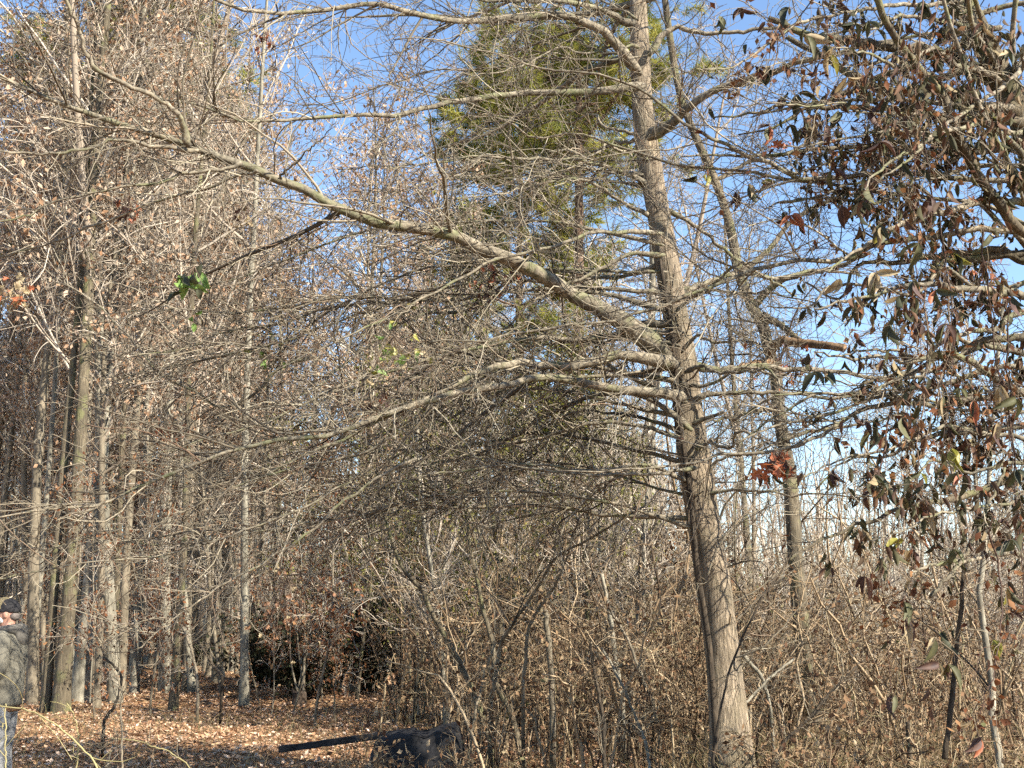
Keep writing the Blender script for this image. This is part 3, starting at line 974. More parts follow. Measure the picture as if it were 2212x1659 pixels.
# ------------------------------------------------------------------ tree models for the wood
def proto_tree(rng, H, r0, crown0, nb, n2, n3, kind='plain', bend=0.25, tw=0.004, fork=False):
    """meshes of one tree standing at the origin: dict part -> mesh"""
    n = 30
    s = np.linspace(0, 1, n)
    a = rng.normal(0, bend, 4)
    P = np.stack([a[0] * s + a[1] * np.sin(3 * s) * .5 + .05 * np.sin(11 * s + a[2] * 9), a[2] * s + a[3] * np.sin(3 * s) * .5 + .05 * np.sin(9 * s + a[0] * 9), H * s - .08], 1)
    P[:, :2] -= P[0, :2]
    R = r0 * ((1 - s) ** 0.75 * 0.93 + 0.07) * (1 + 0.35 * np.exp(-s * 45))
    out = {}
    out['trunk'] = limb_mesh(P, R, 10, M_TAN, 'trunk', 0.05, False)
    stems, SR = [P], [R]
    if fork:
        i = int(n * .45)
        q = P[i:].copy()
        off = np.linspace(0, 1, n - i)
        q[:, 0] += off ** .8 * H * .12
        q[:, 1] -= off * H * .05
        q = resample(q, n)
        stems.append(q)
        SR.append(np.interp(np.linspace(0, 1, n), np.linspace(0, 1, n - i), R[i:]) * .85)
    ST, STR = np.array(stems), np.array(SR)
    b1, r1 = grow(ST, STR, nb, rng, (crown0, 0.98), (0.12, 0.3), H * .3, .3, (25, 65), 9, 0.10, 0.02, 0.8, 0.5, 0.011, tw * 1.5)
    b2, r2 = grow(b1, r1, n2, rng, (0.15, 1), (0.25, 0.6), H * .12, .2, (25, 65), 6, 0.16, 0.015, 0.9, 0.6, 0.009, tw)
    b3, r3 = grow(b2, r2, n3, rng, (0.1, 1), (0.3, 0.7), H * .06, .12, (25, 65), 4, 0.2, 0.01, 1, 0.7, 0.009, tw * .75)
    g = Bag()
    if fork:
        g.tubes(ST[1:], STR[1:], 8)
    g.tubes(b1, r1, 4)
    g.tubes(b2, r2, 3)
    g.tubes(b3, r3, 3)
    out['crown'] = g.mesh('crown', M_FARTWIG)
    if kind in ('tan', 'rust', 'olive'):
        m = {'tan': 2200, 'rust': 900, 'olive': 1900}[kind]
        i = rng.integers(0, len(b3), m)
        pos = b3[i, rng.integers(1, 4, m)] + rng.normal(0, .05, (m, 3))
        g = Bag()
        scatter(g, *LEAF_LITTER, pos, rot_frames(m, rng, 1.0), rng.uniform(.06, .115, m) * (H / 11) ** .4, rng.random(m))
        out['leaves'] = g.mesh('leaves', {'tan': M_DEADLEAF, 'rust': M_RUSTLEAF, 'olive': M_OLIVELEAF}[kind], False)
    return out


rp = np.random.default_rng(40)
PROTO = {
    'tall_a': proto_tree(rp, 18, .15, .46, 34, 260, 700, tw=.008, bend=.1),
    'tall_b': proto_tree(rp, 17, .13, .44, 36, 280, 760, tw=.008, bend=.5),
    'tall_f': proto_tree(rp, 18, .17, .42, 38, 280, 760, tw=.008, fork=True, bend=.08),
    'tall_d': proto_tree(rp, 16, .11, .36, 40, 300, 800, tw=.008, bend=.1),
    'tan_a': proto_tree(rp, 12, .07, .3, 40, 420, 1300, 'tan', tw=.005, bend=.4),
    'tan_b': proto_tree(rp, 15, .09, .36, 44, 420, 1300, 'tan', tw=.005),
    'sap_a': proto_tree(rp, 6.5, .030, .12, 26, 190, 480, tw=.0045, bend=.5),
    'sap_b': proto_tree(rp, 5.0, .022, .10, 22, 170, 420, tw=.004, bend=.6),
    'sap_c': proto_tree(rp, 7.5, .036, .18, 26, 200, 500, tw=.0045, bend=.4),
    'olive_a': proto_tree(rp, 7.0, .04, .12, 34, 260, 520, 'olive', tw=.0045, bend=.5),
    'olive_b': proto_tree(rp, 5.5, .035, .10, 30, 240, 480, 'olive', tw=.0045, bend=.5),
    'rust_a': proto_tree(rp, 4.0, .020, .15, 24, 200, 600, 'rust', tw=.003, bend=.4),
}


def put_tree(name, proto, x, d, label, group=None, s=1.0, rz=None, lean=(0, 0), mtrunk=None, wide=1.0, cat='tree'):
    e = empty(name, (x, d, float(zg(x, d))))
    tag(e, label, cat, group)
    e.rotation_euler = (lean[0], lean[1], rz if rz is not None else random.uniform(0, 6.28))
    e.scale = (s * wide, s * wide, s)
    for part, me in PROTO[proto].items():
        o = bpy.data.objects.new(part, me)
        COL.objects.link(o)
        o.parent = e
        if part == 'trunk' and mtrunk is not None:
            o.material_slots[0].link = 'OBJECT'
            o.material_slots[0].material = mtrunk
        if part != 'trunk':
            o['kind'] = 'stuff'
    return e


def base_of(x, y):
    """ground point seen at (x, y)"""
    d = CAMZ * FD / (y - 1332.0)
    for _ in range(4):
        p = at(x, y, d)
        X = p[0]
        h = CAMZ - float(zg(X, d))
        d *= h / (CAMZ - p[2])
    return float(at(x, y, d)[0]), d


# trunks of the left wood, one by one: x of the base, y of the base, trunk width in frame units, model, bark, lean to the right (deg)
LEFT = [
    (98, 1535, 21, 'tall_d', M_BARK_B, -0.6, 'mossy brown trunk, left of a close pair behind the man'),
    (131, 1543, 33, 'tall_f', M_BARK_B, -0.8, 'thick brown trunk, right of a close pair near the man'),
    (66, 1512, 13, 'tall_a', M_PALE, -2.5, 'pale grey leaning trunk just behind the man'),
    (30, 1492, 12, 'tall_b', M_PALE, -1.0, 'pale slim trunk at the left edge behind the cap'),
    (240, 1516, 15, 'tall_b', M_BARK_B, -0.4, 'brown slender trunk between the brown pair and the white trunk'),
    (290, 1498, 19, 'tall_a', M_PALE, -1.2, 'whitish smooth trunk standing alone left of the clearing'),
    (374, 1538, 19, 'tall_d', M_BARK_B, 0.6, 'ridged brown trunk in front of a slim grey one'),
    (405, 1478, 14, 'tall_a', M_DARKBARK, 0.3, 'dark slim trunk right behind the ridged brown trunk'),
    (481, 1511, 9, 'sap_c', M_TAN, 0.2, 'thin straight sapling left of the pale clearing trunk'),
    (527, 1528, 19, 'tall_b', M_PALE, -1.0, 'pale beige trunk at the edge of the leafy clearing'),
    (502, 1452, 10, 'sap_c', M_PALE, 1.5, 'thin white sapling just behind the pale beige trunk'),
    (455, 1428, 12, 'tall_d', M_TAN, -0.5, 'tan trunk deep in the wood left of the clearing'),
    (212, 1446, 14, 'tall_a', M_DARKBARK, 0.2, 'dark narrow trunk behind the brown slender trunk'),
    (325, 1440, 12, 'tall_b', M_TAN, 0.8, 'tan trunk deep behind the whitish trunk'),
    (170, 1428, 12, 'tall_d', M_TAN, -0.3, 'tan trunk far behind the brown pair'),
    (350, 1425, 10, 'tall_f', M_PALE, 0.4, 'pale far trunk between the whitish and ridged trunks'),
]
for x, y, w, pr, m, lean, lab in LEFT:
    X, d = base_of(x, y)
    r0 = {'tall_a': .15, 'tall_b': .13, 'tall_f': .17, 'tall_d': .11, 'sap_c': .036}[pr]
    s = 1.0 if pr != 'sap_c' else 1.1
    wide = (0.5 * w * d / FD) / (r0 * s) / 1.0
    wide = min(max(wide, .4), 1.7)
    put_tree('woodland_tree', pr, X, d, lab, None, s, None, (0, rad(lean)), m, wide)


# ------------------------------------------------------------------ the wood behind
REGIONS = [(90, 'at the far left behind the man'), (215, 'behind the close brown pair'), (330, 'behind the lone whitish trunk'), (450, 'behind the ridged brown trunk'),
           (560, 'behind the pale clearing trunk'), (720, 'above the black gap'), (900, 'above the black block'), (1100, 'left behind the briar thicket'),
           (1300, 'straight behind the briar thicket'), (1480, 'close left behind the leaning tree'), (1660, 'between leaning tree and dark tree'), (1900, 'right behind the dark tree'),
           (9999, 'behind the vine hung tree')]


def where(x):
    return next(t for lim, t in REGIONS if x < lim)


def dist(d):
    return 'near' if d < 26 else 'deeper' if d < 40 else 'distant' if d < 58 else 'very distant'


BARKWORD = {'bark_far_tan': 'tan', 'bark_pale_grey': 'pale', 'bark_grey_brown': 'brown'}


def build_wood():
    rng = np.random.default_rng(9)
    n = 0
    lab_tall = 'bare grey brown tree in the wood far behind'
    lab_tan = 'slender tree holding tan dead leaves in the wood behind'
    lab_sap = 'thin bare sapling in the understorey behind'
    lab_rust = 'low sapling with rust brown dead leaves in the understorey'
    # tall trees: dense at the left, thin towards the right
    for k in range(140):
        for _ in range(30):
            x = rng.uniform(-150, 2300)
            d = 24 + 62 * rng.random() ** .8
            dens = np.interp(x, [-150, 350, 560, 1100, 1400, 1550, 2300], [1, 1, .35, .38, .34, .22, .12])
            if x > 1500:
                d = rng.uniform(34, 90)
            if rng.random() < dens:
                break
        X = (x - 1106) / FD * d
        if 950 < x < 1370 and d < 46:
            d += 30
            X = (x - 1106) / FD * d
        if 540 < x < 1000 and d < 30:
            d += 14
            X = (x - 1106) / FD * d
        pr = ['tall_a', 'tall_b', 'tall_f', 'tall_d'][rng.integers(4)]
        m = [M_TAN, M_PALE, M_PALE, M_BARK_B][rng.integers(4)]
        s = rng.uniform(.8, 1.2) * (0.8 if x > 1500 else 1)
        if 420 < x < 1000:
            s *= .85
        lab_tall = '%s %s %s bare tree %s' % (dist(d), BARKWORD[m.name], {'tall_a': 'straight', 'tall_b': 'bowed', 'tall_f': 'forked', 'tall_d': 'branchy'}[pr], where(1106 + X / d * FD))
        put_tree('background_tree', pr, X, d, lab_tall, 'bare trees of the wood behind', s, rng.uniform(0, 6.28), (rng.normal(0, .02), rng.normal(0, .02)), m, rng.uniform(.65, 1.1))
    # beech-like trees keeping their leaves: upper left
    for k in range(30):
        x = rng.uniform(-80, 540) if k < 26 else rng.uniform(540, 860)
        d = rng.uniform(19, 42)
        lab_tan = '%s %s tree holding tan dead leaves %s' % (dist(d), ['low', 'tall'][k % 2], where(x))
        put_tree('tan_leaved_tree', ['tan_a', 'tan_b'][k % 2], (x - 1106) / FD * d, d, lab_tan, 'trees holding tan leaves', rng.uniform(.85, 1.25),
                 rng.uniform(0, 6.28), (rng.normal(0, .02), rng.normal(0, .02)), M_TAN, 1)
    for k in range(64):
        x = rng.uniform(-80, 2250)
        d = 15.5 + 26 * rng.random()
        if x < 930 and d < 30:
            d += 15
        pr = ['sap_a', 'sap_b', 'sap_c'][rng.integers(3)]
        m = [M_TAN, M_PALE, M_BARK_B][rng.integers(3)]
        ln = rng.normal(0, .06)
        lab_sap = '%s thin %s sapling %s, %s' % (dist(d), BARKWORD[m.name], 'leaning right' if ln > .035 else 'leaning left' if ln < -.035 else 'upright', where(x))
        put_tree('sapling', pr, (x - 1106) / FD * d, d, lab_sap, 'bare saplings of the understorey', rng.uniform(.7, 1.25) * (.6 if x > 1700 else 1), rng.uniform(0, 6.28),
                 (rng.normal(0, .06), ln), m, 1, 'sapling')
    for k in range(15):
        x = [rng.uniform(520, 900), rng.uniform(850, 1250), rng.uniform(1150, 1480)][k % 3]
        d = rng.uniform(15.5, 27)
        if x < 900:
            d = rng.uniform(24, 32)
        sz = rng.uniform(.7, 1.25)
        lab = '%s %s understorey tree with olive green leaves %s' % (dist(d), 'low' if sz < .9 else 'middling' if sz < 1.1 else 'tall', where(x))
        put_tree('olive_leaved_tree', ['olive_a', 'olive_b'][k % 2], (x - 1106) / FD * d, d, lab, 'olive leaved understorey trees', sz, rng.uniform(0, 6.28),
                 (rng.normal(0, .05), rng.normal(0, .05)), M_BARK_B, 1)
    for k in range(26):
        x = [rng.uniform(560, 760), rng.uniform(0, 600), rng.uniform(900, 1500)][k % 3]
        d = rng.uniform(19, 32)
        sz = rng.uniform(.6, 1.2)
        lab_rust = '%s %s sapling with rust brown dead leaves %s' % (dist(d), 'low' if sz < .8 else 'head high' if sz < 1 else 'tall', where(x))
        put_tree('leafy_sapling', 'rust_a', (x - 1106) / FD * d, d, lab_rust, 'saplings with rust brown leaves', sz, rng.uniform(0, 6.28),
                 (rng.normal(0, .05), rng.normal(0, .05)), M_TAN, 1, 'sapling')


build_wood()


# ------------------------------------------------------------------ pines
def pine_mesh(rng, H, r0, crown0):
    n = 24
    s = np.linspace(0, 1, n)
    P = np.stack([.25 * np.sin(2 * s), .15 * np.sin(3 * s), H * s - .1], 1)
    R = r0 * ((1 - s) ** .8 * .92 + .08)
    tr = limb_mesh(P, R, 12, M_PINEBARK, 'trunk', .05, False)
    b1, r1 = grow(P[None], R[None], 74, rng, (crown0, .99), (.12, .26), 4.0, .6, (55, 85), 9, .09, .03, .5, .35, .012, .008)
    b2, r2 = grow(b1, r1, 560, rng, (.2, 1), (.2, .45), 1.1, .25, (25, 60), 5, .14, .04, .7, .6, .01, .005)
    g = Bag()
    g.tubes(b1, r1, 4)
    g.tubes(b2, r2, 3)
    br = g.mesh('branches', M_PINEBARK)
    # needle tufts
    needles = []
    tf = []
    for i in range(26):
        d = unit(rng.normal(0, 1, 3) + np.array([1.0, 0, 0]))
        p = unit(np.cross(d, rng.normal(0, 1, 3))) * .030
        k = len(needles)
        o = np.array([rng.uniform(-.35, .2), 0, 0])
        needles += [o - p, o + p, o + d]
        tf.append((k, k + 1, k + 2))
    tip = np.concatenate([b2[:, -1], b2[:, 3], b1[:, -1]])
    dr = np.concatenate([b2[:, -1] - b2[:, -2], b2[:, 3] - b2[:, 2], b1[:, -1] - b1[:, -2]])
    tip = np.concatenate([tip, tip + rng.normal(0, .12, tip.shape)])
    dr = np.concatenate([dr, dr])
    X = unit(unit(dr) + rng.normal(0, .3, dr.shape))
    Y = unit(np.cross(rng.normal(0, 1, X.shape), X))
    M = np.stack([X, Y, np.cross(X, Y)], 2)
    g = Bag()
    scatter(g, needles, np.array(tf), tip, M, rng.uniform(.24, .42, len(tip)), rng.random(len(tip)))
    return {'trunk': tr, 'branches': br, 'needles': g.mesh('needles', M_NEEDLE, False)}


rq = np.random.default_rng(63)
PROTO['pine_a'] = pine_mesh(rq, 20, .20, .60)
PROTO['pine_b'] = pine_mesh(rq, 16, .16, .56)
for x, d, s, pr, lab in [
        (1238, 34, 1.12, 'pine_a', 'tall yellow green pine rising behind the leaning tree'),
        (1130, 40, 1.28, 'pine_b', 'pine with bushy top left of the tallest pine'),
        (1010, 60, .9, 'pine_a', 'smaller distant pine left of centre against the sky'),
        (860, 58, .95, 'pine_b', 'distant pine showing between bare branches above the long limb'),
        (290, 40, 1.15, 'pine_a', 'green pine crown at the top left of the wood'),
        (70, 44, 1.1, 'pine_a', 'pine crown at the upper left corner'),
        (470, 70, 1.1, 'pine_b', 'far pine half hidden in the left wood'),
        (930, 30, .36, 'pine_b', 'young low pine in the thicket left of the leaning tree'),
        (1330, 26, .34, 'pine_b', 'young low pine beside the leaning trunk'),
        (1180, 24, .36, 'pine_a', 'young bushy pine in the middle of the thicket'),
        (2150, 120, .5, 'pine_a', 'tiny far pine on the skyline at the right edge')]:
    put_tree('pine_tree', pr, (x - 1106) / FD * d, d, lab, 'pines in the wood', s, None, (0, 0))


# ------------------------------------------------------------------ dark evergreen thicket behind the clearing
def build_dark_shrub(x, d, w, h, label, seed):
    rng = np.random.default_rng(seed)
    X = (x - 1106) / FD * d
    t = thing('evergreen_shrub', label, 'shrub', (X, d, float(zg(X, d))), 'dark evergreen shrubs behind the clearing')
    n = 26
    st = np.zeros((n, 10, 3))
    for i in range(n):
        a = rng.uniform(0, 6.28)
        s = np.linspace(0, 1, 10)
        rr = w * .5 * rng.random() ** .5
        st[i, :, 0] = X + math.cos(a) * rr * s + .08 * np.sin(5 * s + i)
        st[i, :, 1] = d + math.sin(a) * rr * s * .8
        st[i, :, 2] = float(zg(X, d)) - .05 + h * rng.uniform(.6, 1) * s ** .8
    R = np.tile(np.linspace(.02, .004, 10), (n, 1))
    b2, r2 = grow(st, R, 420, rng, (.1, 1), (.15, .4), .9, .2, (30, 80), 6, .15, 0, 1, .6, .01, .004)
    g = Bag()
    g.tubes(st, R, 5)
    g.tubes(b2, r2, 3)
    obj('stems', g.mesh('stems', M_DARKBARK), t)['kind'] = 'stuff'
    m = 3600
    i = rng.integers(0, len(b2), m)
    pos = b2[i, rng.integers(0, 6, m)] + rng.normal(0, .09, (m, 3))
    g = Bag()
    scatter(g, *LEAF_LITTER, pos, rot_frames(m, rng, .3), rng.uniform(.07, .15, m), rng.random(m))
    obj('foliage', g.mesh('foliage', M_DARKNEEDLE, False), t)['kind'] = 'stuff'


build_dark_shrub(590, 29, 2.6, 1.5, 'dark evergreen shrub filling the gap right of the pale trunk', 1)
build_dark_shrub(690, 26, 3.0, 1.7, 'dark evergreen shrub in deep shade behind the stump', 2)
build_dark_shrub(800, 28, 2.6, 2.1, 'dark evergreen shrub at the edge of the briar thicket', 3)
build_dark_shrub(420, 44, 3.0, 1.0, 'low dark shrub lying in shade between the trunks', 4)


# ------------------------------------------------------------------ briar thicket, grass and brush: nobody could count these
def canes(rng, n, xr, dr, hr, arch=.6):
    """arching canes rooted on the ground"""
    x = rng.uniform(*xr, n)
    d = dr[0] + (dr[1] - dr[0]) * rng.random(n)
    X = (x - 1106) / FD * d
    h = rng.uniform(*hr, n)
    a = rng.uniform(0, 2 * math.pi, n)
    reach = h * rng.uniform(.1, 1.0, n) * arch
    q = 9
    s = np.linspace(0, 1, q)[None]
    droop = rng.uniform(.0, .6, n)[:, None]
    P = np.stack([X[:, None] + np.cos(a)[:, None] * reach[:, None] * s ** 1.5, d[:, None] + np.sin(a)[:, None] * reach[:, None] * s ** 1.5,
                  zg(X, d)[:, None] - .03 + h[:, None] * (s - droop * s ** 2.6)], 2)
    P += rng.normal(0, 1, P.shape) * (.025 * h)[:, None, None] * np.minimum(s, .5)[..., None] * 1.2
    return P, h


def build_thicket():
    rng = np.random.default_rng(31)
    g = Bag()
    lv = Bag()
    spec = [(250, (960, 1520), (14.5, 20), (1.0, 3.4)), (270, (1400, 2260), (11.5, 18), (.8, 2.6)), (90, (960, 1560), (12, 14.5), (.5, 2.2)),
            (110, (1600, 2300), (8.6, 11.5), (.4, 1.3)), (26, (820, 1000), (17, 24), (.6, 1.8)), (230, (860, 1560), (19, 27), (2.0, 6.0)), (150, (1540, 1760), (15, 22), (1.0, 3.2)), (26, (730, 1010), (10.2, 11.8), (.3, .9)), (90, (1480, 2250), (17, 26), (2.0, 4.6))]
    for n, xr, dr, hr in spec:
        P, h = canes(rng, n, xr, dr, hr)
        r0 = np.clip(h * .004, .003, .014) * rng.uniform(.5, 2.3, n) ** 1.2
        R = r0[:, None] * np.linspace(1, .35, 9)[None]
        g.tubes(P, R, 4, rng)
        b, r = grow(P, R, n * 7, rng, (.15, 1), (.15, .5), .9, .12, (25, 80), 6, .2, -.01, 1, .7, .009, .0026)
        g.tubes(b, r, 3, rng)
        c, rc = grow(b, r, n * 14, rng, (.1, 1), (.25, .7), .4, .08, (25, 70), 4, .22, -.01, 1, .7, .008, .002)
        g.tubes(c, rc, 3, rng)
        m = n * 17
        i = rng.integers(0, len(c), m)
        pos = c[i, rng.integers(1, 4, m)] + rng.normal(0, .04, (m, 3))
        # more dead leaves low down
        keep = rng.random(m) < np.clip(1.5 - pos[:, 2] * .45, .1, 1)
        pos = pos[keep]
        scatter(lv, *LEAF_LITTER, pos, rot_frames(len(pos), rng, .5), rng.uniform(.03, .075, len(pos)), rng.random(len(pos)))
    tag(obj('briar_thicket', g.mesh('briar_thicket', M_CANE)), 'tangled tan briar canes and dead stems filling the middle and right', 'thicket', kind='stuff')
    m2 = varied('thicket_leaf', [(0, (0.10, 0.045, 0.025)), (0.35, (0.26, 0.14, 0.07)), (0.8, (0.44, 0.30, 0.17)), (0.93, (0.55, 0.42, 0.27)), (1, (0.14, 0.16, 0.05))], trans=.25)
    tag(obj('thicket_leaves', lv.mesh('thicket_leaves', m2, False)), 'withered brown leaves caught all through the briar thicket', 'dead leaves', kind='stuff')
    # dry grass and weeds
    n = 9000
    x = np.concatenate([rng.uniform(1450, 2300, 5200), rng.uniform(-100, 1450, 3800)])
    d = np.where(x > 1450, rng.uniform(8.5, 16, n), rng.uniform(9, 14.5, n))
    kk = rng.random(n)
    d = np.where((x < 1000) & (kk < .45), rng.uniform(15, 21, n), d)
    X = (x - 1106) / FD * d
    h = rng.uniform(.12, .5, n) * np.where(x > 1450, 1.5, .8)
    s = np.linspace(0, 1, 4)[None]
    a = rng.uniform(0, 6.28, n)
    re = h * rng.uniform(.1, .8, n)
    P = np.stack([X[:, None] + (np.cos(a) * re)[:, None] * s ** 1.6, d[:, None] + (np.sin(a) * re)[:, None] * s ** 1.6, zg(X, d)[:, None] + h[:, None] * (s - .25 * s ** 3)], 2)
    R = np.full((n, 4), 1.0) * np.array([.003, .0028, .002, .0008])[None]
    g = Bag()
    g.tubes(P, R, 3, rng)
    tag(obj('dry_grass', g.mesh('dry_grass', M_WEED)), 'dry straw coloured grass and weed stems on the ground', 'grass', kind='stuff')
    # pale brush in the open ground at the right
    g = Bag()
    P, h = canes(rng, 1100, (1560, 2350), (19, 40), (.8, 4.2), 1.0)
    R = (np.clip(h * .004, .004, .012))[:, None] * np.linspace(1, .4, 9)[None]
    g.tubes(P, R, 3, rng)
    b, r = grow(P, R, 7000, rng, (.1, 1), (.15, .5), 1.2, .2, (25, 80), 5, .18, -.01, 1, .7, .008, .0035)
    g.tubes(b, r, 3, rng)
    tag(obj('pale_brush', g.mesh('pale_brush', M_BRUSH)), 'pale grey brushwood heaped in the sunny opening at the right', 'brush', kind='stuff')
    # distant mass of wood
    g = Bag()
    n = 1500
    x = rng.uniform(-200, 2400, n)
    d = rng.uniform(75, 150, n)
    X = (x - 1106) / FD * d
    h = np.where(x > 1500, rng.uniform(7, 14, n), rng.uniform(9, 19, n))
    s = np.linspace(0, 1, 6)[None]
    P = np.stack([X[:, None] + rng.normal(0, .3, (n, 6)), d[:, None] + rng.normal(0, .3, (n, 6)), h[:, None] * s], 2)
    R = np.full((n, 6), .13) * np.linspace(1, .15, 6)[None]
    g.tubes(P, R, 4, rng)
    b, r = grow(P, R, 9000, rng, (.15, 1), (.15, .35), 4, .5, (25, 70), 5, .12, .02, 1, .5, .012, .018)
    g.tubes(b, r, 3, rng)
    c, rc = grow(b, r, 12000, rng, (.15, 1), (.3, .7), 1.6, .5, (25, 70), 3, .2, .02, 1, .5, .012, .014)
    g.tubes(c, rc, 3, rng)
    tag(obj('far_wood', g.mesh('far_wood', M_FARTWIG)), 'far bare grey wood behind all the single trees', 'wood', kind='stuff')


build_thicket()

# ------------------------------------------------------------------ stems in the thicket that can be told apart
STEMS = [
    ('leaning_sapling', 'grey sapling leaning left in the thicket above the black block', M_BARK_B, 13.5, 14.0, 15, 6,
     [(1060, 1600), (1020, 1490), (997, 1440), (970, 1390), (937, 1333), (910, 1273), (870, 1230), (840, 1150), (820, 1060)]),
    ('leaning_sapling', 'slim grey stem curving up left of the arching tan shoots', M_BARK_B, 13.2, 13.6, 15, 5,
     [(1130, 1650), (1104, 1540), (1070, 1473), (1064, 1390), (1044, 1323), (1030, 1250), (1014, 1173), (1005, 1090)]),
    ('dead_cane', 'tan dead cane standing against the slim grey stem', M_TAN, 12.4, 12.6, 8, 4,
     [(1010, 1659), (1017, 1590), (1030, 1523), (1047, 1456), (1070, 1390)]),
    ('arching_shoot', 'longer tan shoot arching up to the right in the thicket', M_TAN, 13.0, 12.0, 9, 4,
     [(1060, 1520), (1080, 1400), (1100, 1360), (1137, 1306), (1170, 1256), (1204, 1200), (1270, 1166), (1330, 1130), (1390, 1095)]),
    ('arching_shoot', 'shorter tan shoot arching beside the longer one', M_TAN, 12.8, 12.4, 8, 4,
     [(1130, 1480), (1144, 1356), (1170, 1306), (1204, 1256), (1230, 1186), (1250, 1120)]),
    ('broken_snag', 'broken tan snag standing upright in mid thicket', M_TAN, 13.4, 13.4, 14, 11,
     [(1194, 1560), (1190, 1466), (1186, 1400), (1180, 1340), (1178, 1318)]),
    ('white_sapling', 'short whitish stem left of the leaning trunk', M_PALE, 14, 14, 12, 8,
     [(1345, 1520), (1330, 1430), (1327, 1400), (1317, 1323), (1300, 1240)]),
    ('fallen_stem', 'pale bare stem leaning beside the foot of the leaning tree', M_PALE, 11.4, 12.4, 8, 5,
     [(1410, 1700), (1404, 1656), (1394, 1606), (1370, 1540), (1337, 1466), (1300, 1400)]),
    ('fallen_stem', 'tan bare stem leaning just above the pale one', M_TAN, 12.4, 13, 8, 5,
     [(1425, 1600), (1417, 1550), (1404, 1506), (1380, 1446), (1357, 1383), (1320, 1320)]),
    ('dark_sapling', 'dark thin upright stem at the bottom between thicket and leaning trunk', M_DARKBARK, 11.4, 11.8, 10, 6,
     [(1310, 1720), (1306, 1640), (1303, 1556), (1288, 1473), (1275, 1390)]),
    ('trunk_side_stem', 'thick dark stem up the left side of the leaning trunk', M_DARKBARK, 11.1, 11.5, 15, 8,  # dark stem laid along the trunk's left side
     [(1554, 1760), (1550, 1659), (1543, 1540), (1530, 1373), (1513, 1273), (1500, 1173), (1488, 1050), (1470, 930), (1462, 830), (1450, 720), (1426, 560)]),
    ('pale_stem', 'pale forked stem leaning right of the leaning trunk', M_PALE, 11.6, 11.4, 7, 9,
     [(1672, 1660), (1668, 1573), (1655, 1490), (1635, 1449), (1605, 1416)]),
    ('pale_stem', 'pale stick crossing upward right of the leaning trunk', M_PALE, 11.2, 11.5, 6, 5,
     [(1560, 1560), (1605, 1523), (1662, 1466), (1715, 1423)]),
    ('dark_cane', 'long dark thin cane slanting in front of the leaning trunk', M_DARKBARK, 10.0, 10.6, 6, 3,
     [(1540, 1640), (1555, 1540), (1575, 1456), (1608, 1366), (1655, 1280), (1688, 1233), (1720, 1180)]),
    ('dark_cane', 'dark branch slanting up from the foot of the leaning trunk', M_DARKBARK, 10.4, 10.8, 7, 4,
     [(1655, 1700), (1690, 1610), (1740, 1560), (1790, 1500), (1850, 1440)]),
    ('white_sapling', 'white barked young tree near the right edge', M_PALE, 10.4, 10.8, 17, 8,
     [(2166, 1760), (2158, 1640), (2145, 1540), (2142, 1473), (2128, 1373), (2115, 1289), (2122, 1223), (2132, 1110), (2140, 980), (2150, 850), (2170, 640)]),
    ('dead_snag', 'short dark post-like stem at the bottom right', M_DARKBARK, 10.6, 10.6, 13, 9,
     [(1968, 1740), (1966, 1650), (1964, 1600), (1960, 1560)]),
    ('forked_twig', 'dark bare branch on the far right rising in a fork', M_DARKBARK, 9.2, 9.6, 12, 5,
     [(2040, 1640), (2060, 1480), (2075, 1300), (2085, 1210), (2110, 1140), (2135, 1090)]),
    ('yellow_cane', 'yellow green cane arching low at the bottom left corner', M_YELLOWCANE, 9.2, 8.8, 3.2, 4,
     [(-40, 1522), (0, 1525), (35, 1530), (65, 1537), (95, 1550), (125, 1568), (155, 1592), (180, 1618), (205, 1650), (230, 1690)]),
    ('yellow_cane', 'upright yellow green cane at the left edge', M_YELLOWCANE, 9.0, 9.0, 3.6, 2.4,
     [(14, 1740), (13, 1650), (12, 1600), (12, 1550), (12, 1520)]),
    ('yellow_cane', 'bent yellow cane below the brown pair of trunks', M_YELLOWCANE, 10.0, 10.0, 3.6, 2.4,
     [(160, 1720), (166, 1650), (170, 1600), (166, 1570), (158, 1545), (145, 1520)]),
    ('thin_stem', 'thin pale upright stem at the bottom left of the clearing', M_TAN, 9.6, 9.8, 5, 2.5,
     [(264, 1740), (264, 1650), (262, 1560), (258, 1480), (252, 1380)]),
    ('thin_stem', 'thin sloping straw stem low over the clearing', M_YELLOWCANE, 9.6, 9.8, 3, 2.5,
     [(440, 1690), (390, 1640), (330, 1610), (270, 1598), (232, 1596)]),
    ('thin_stem', 'dark bent stem in front of the whitish trunk', M_DARKBARK, 15.2, 15.6, 7, 4,
     [(225, 1556), (250, 1520), (262, 1470), (248, 1440), (228, 1420), (218, 1396)]),
    ('slanting_pole', 'thin pale pole leaning between ridged trunk and clearing', M_TAN, 20, 20.4, 7, 5,
     [(428, 1492), (424, 1450), (412, 1400), (402, 1372), (395, 1355)]),
    ('slanting_pole', 'thin dark pole sloping right towards the clearing sapling', M_DARKBARK, 20, 20.6, 6, 4,
     [(480, 1460), (462, 1438), (440, 1405), (425, 1385)]),
]


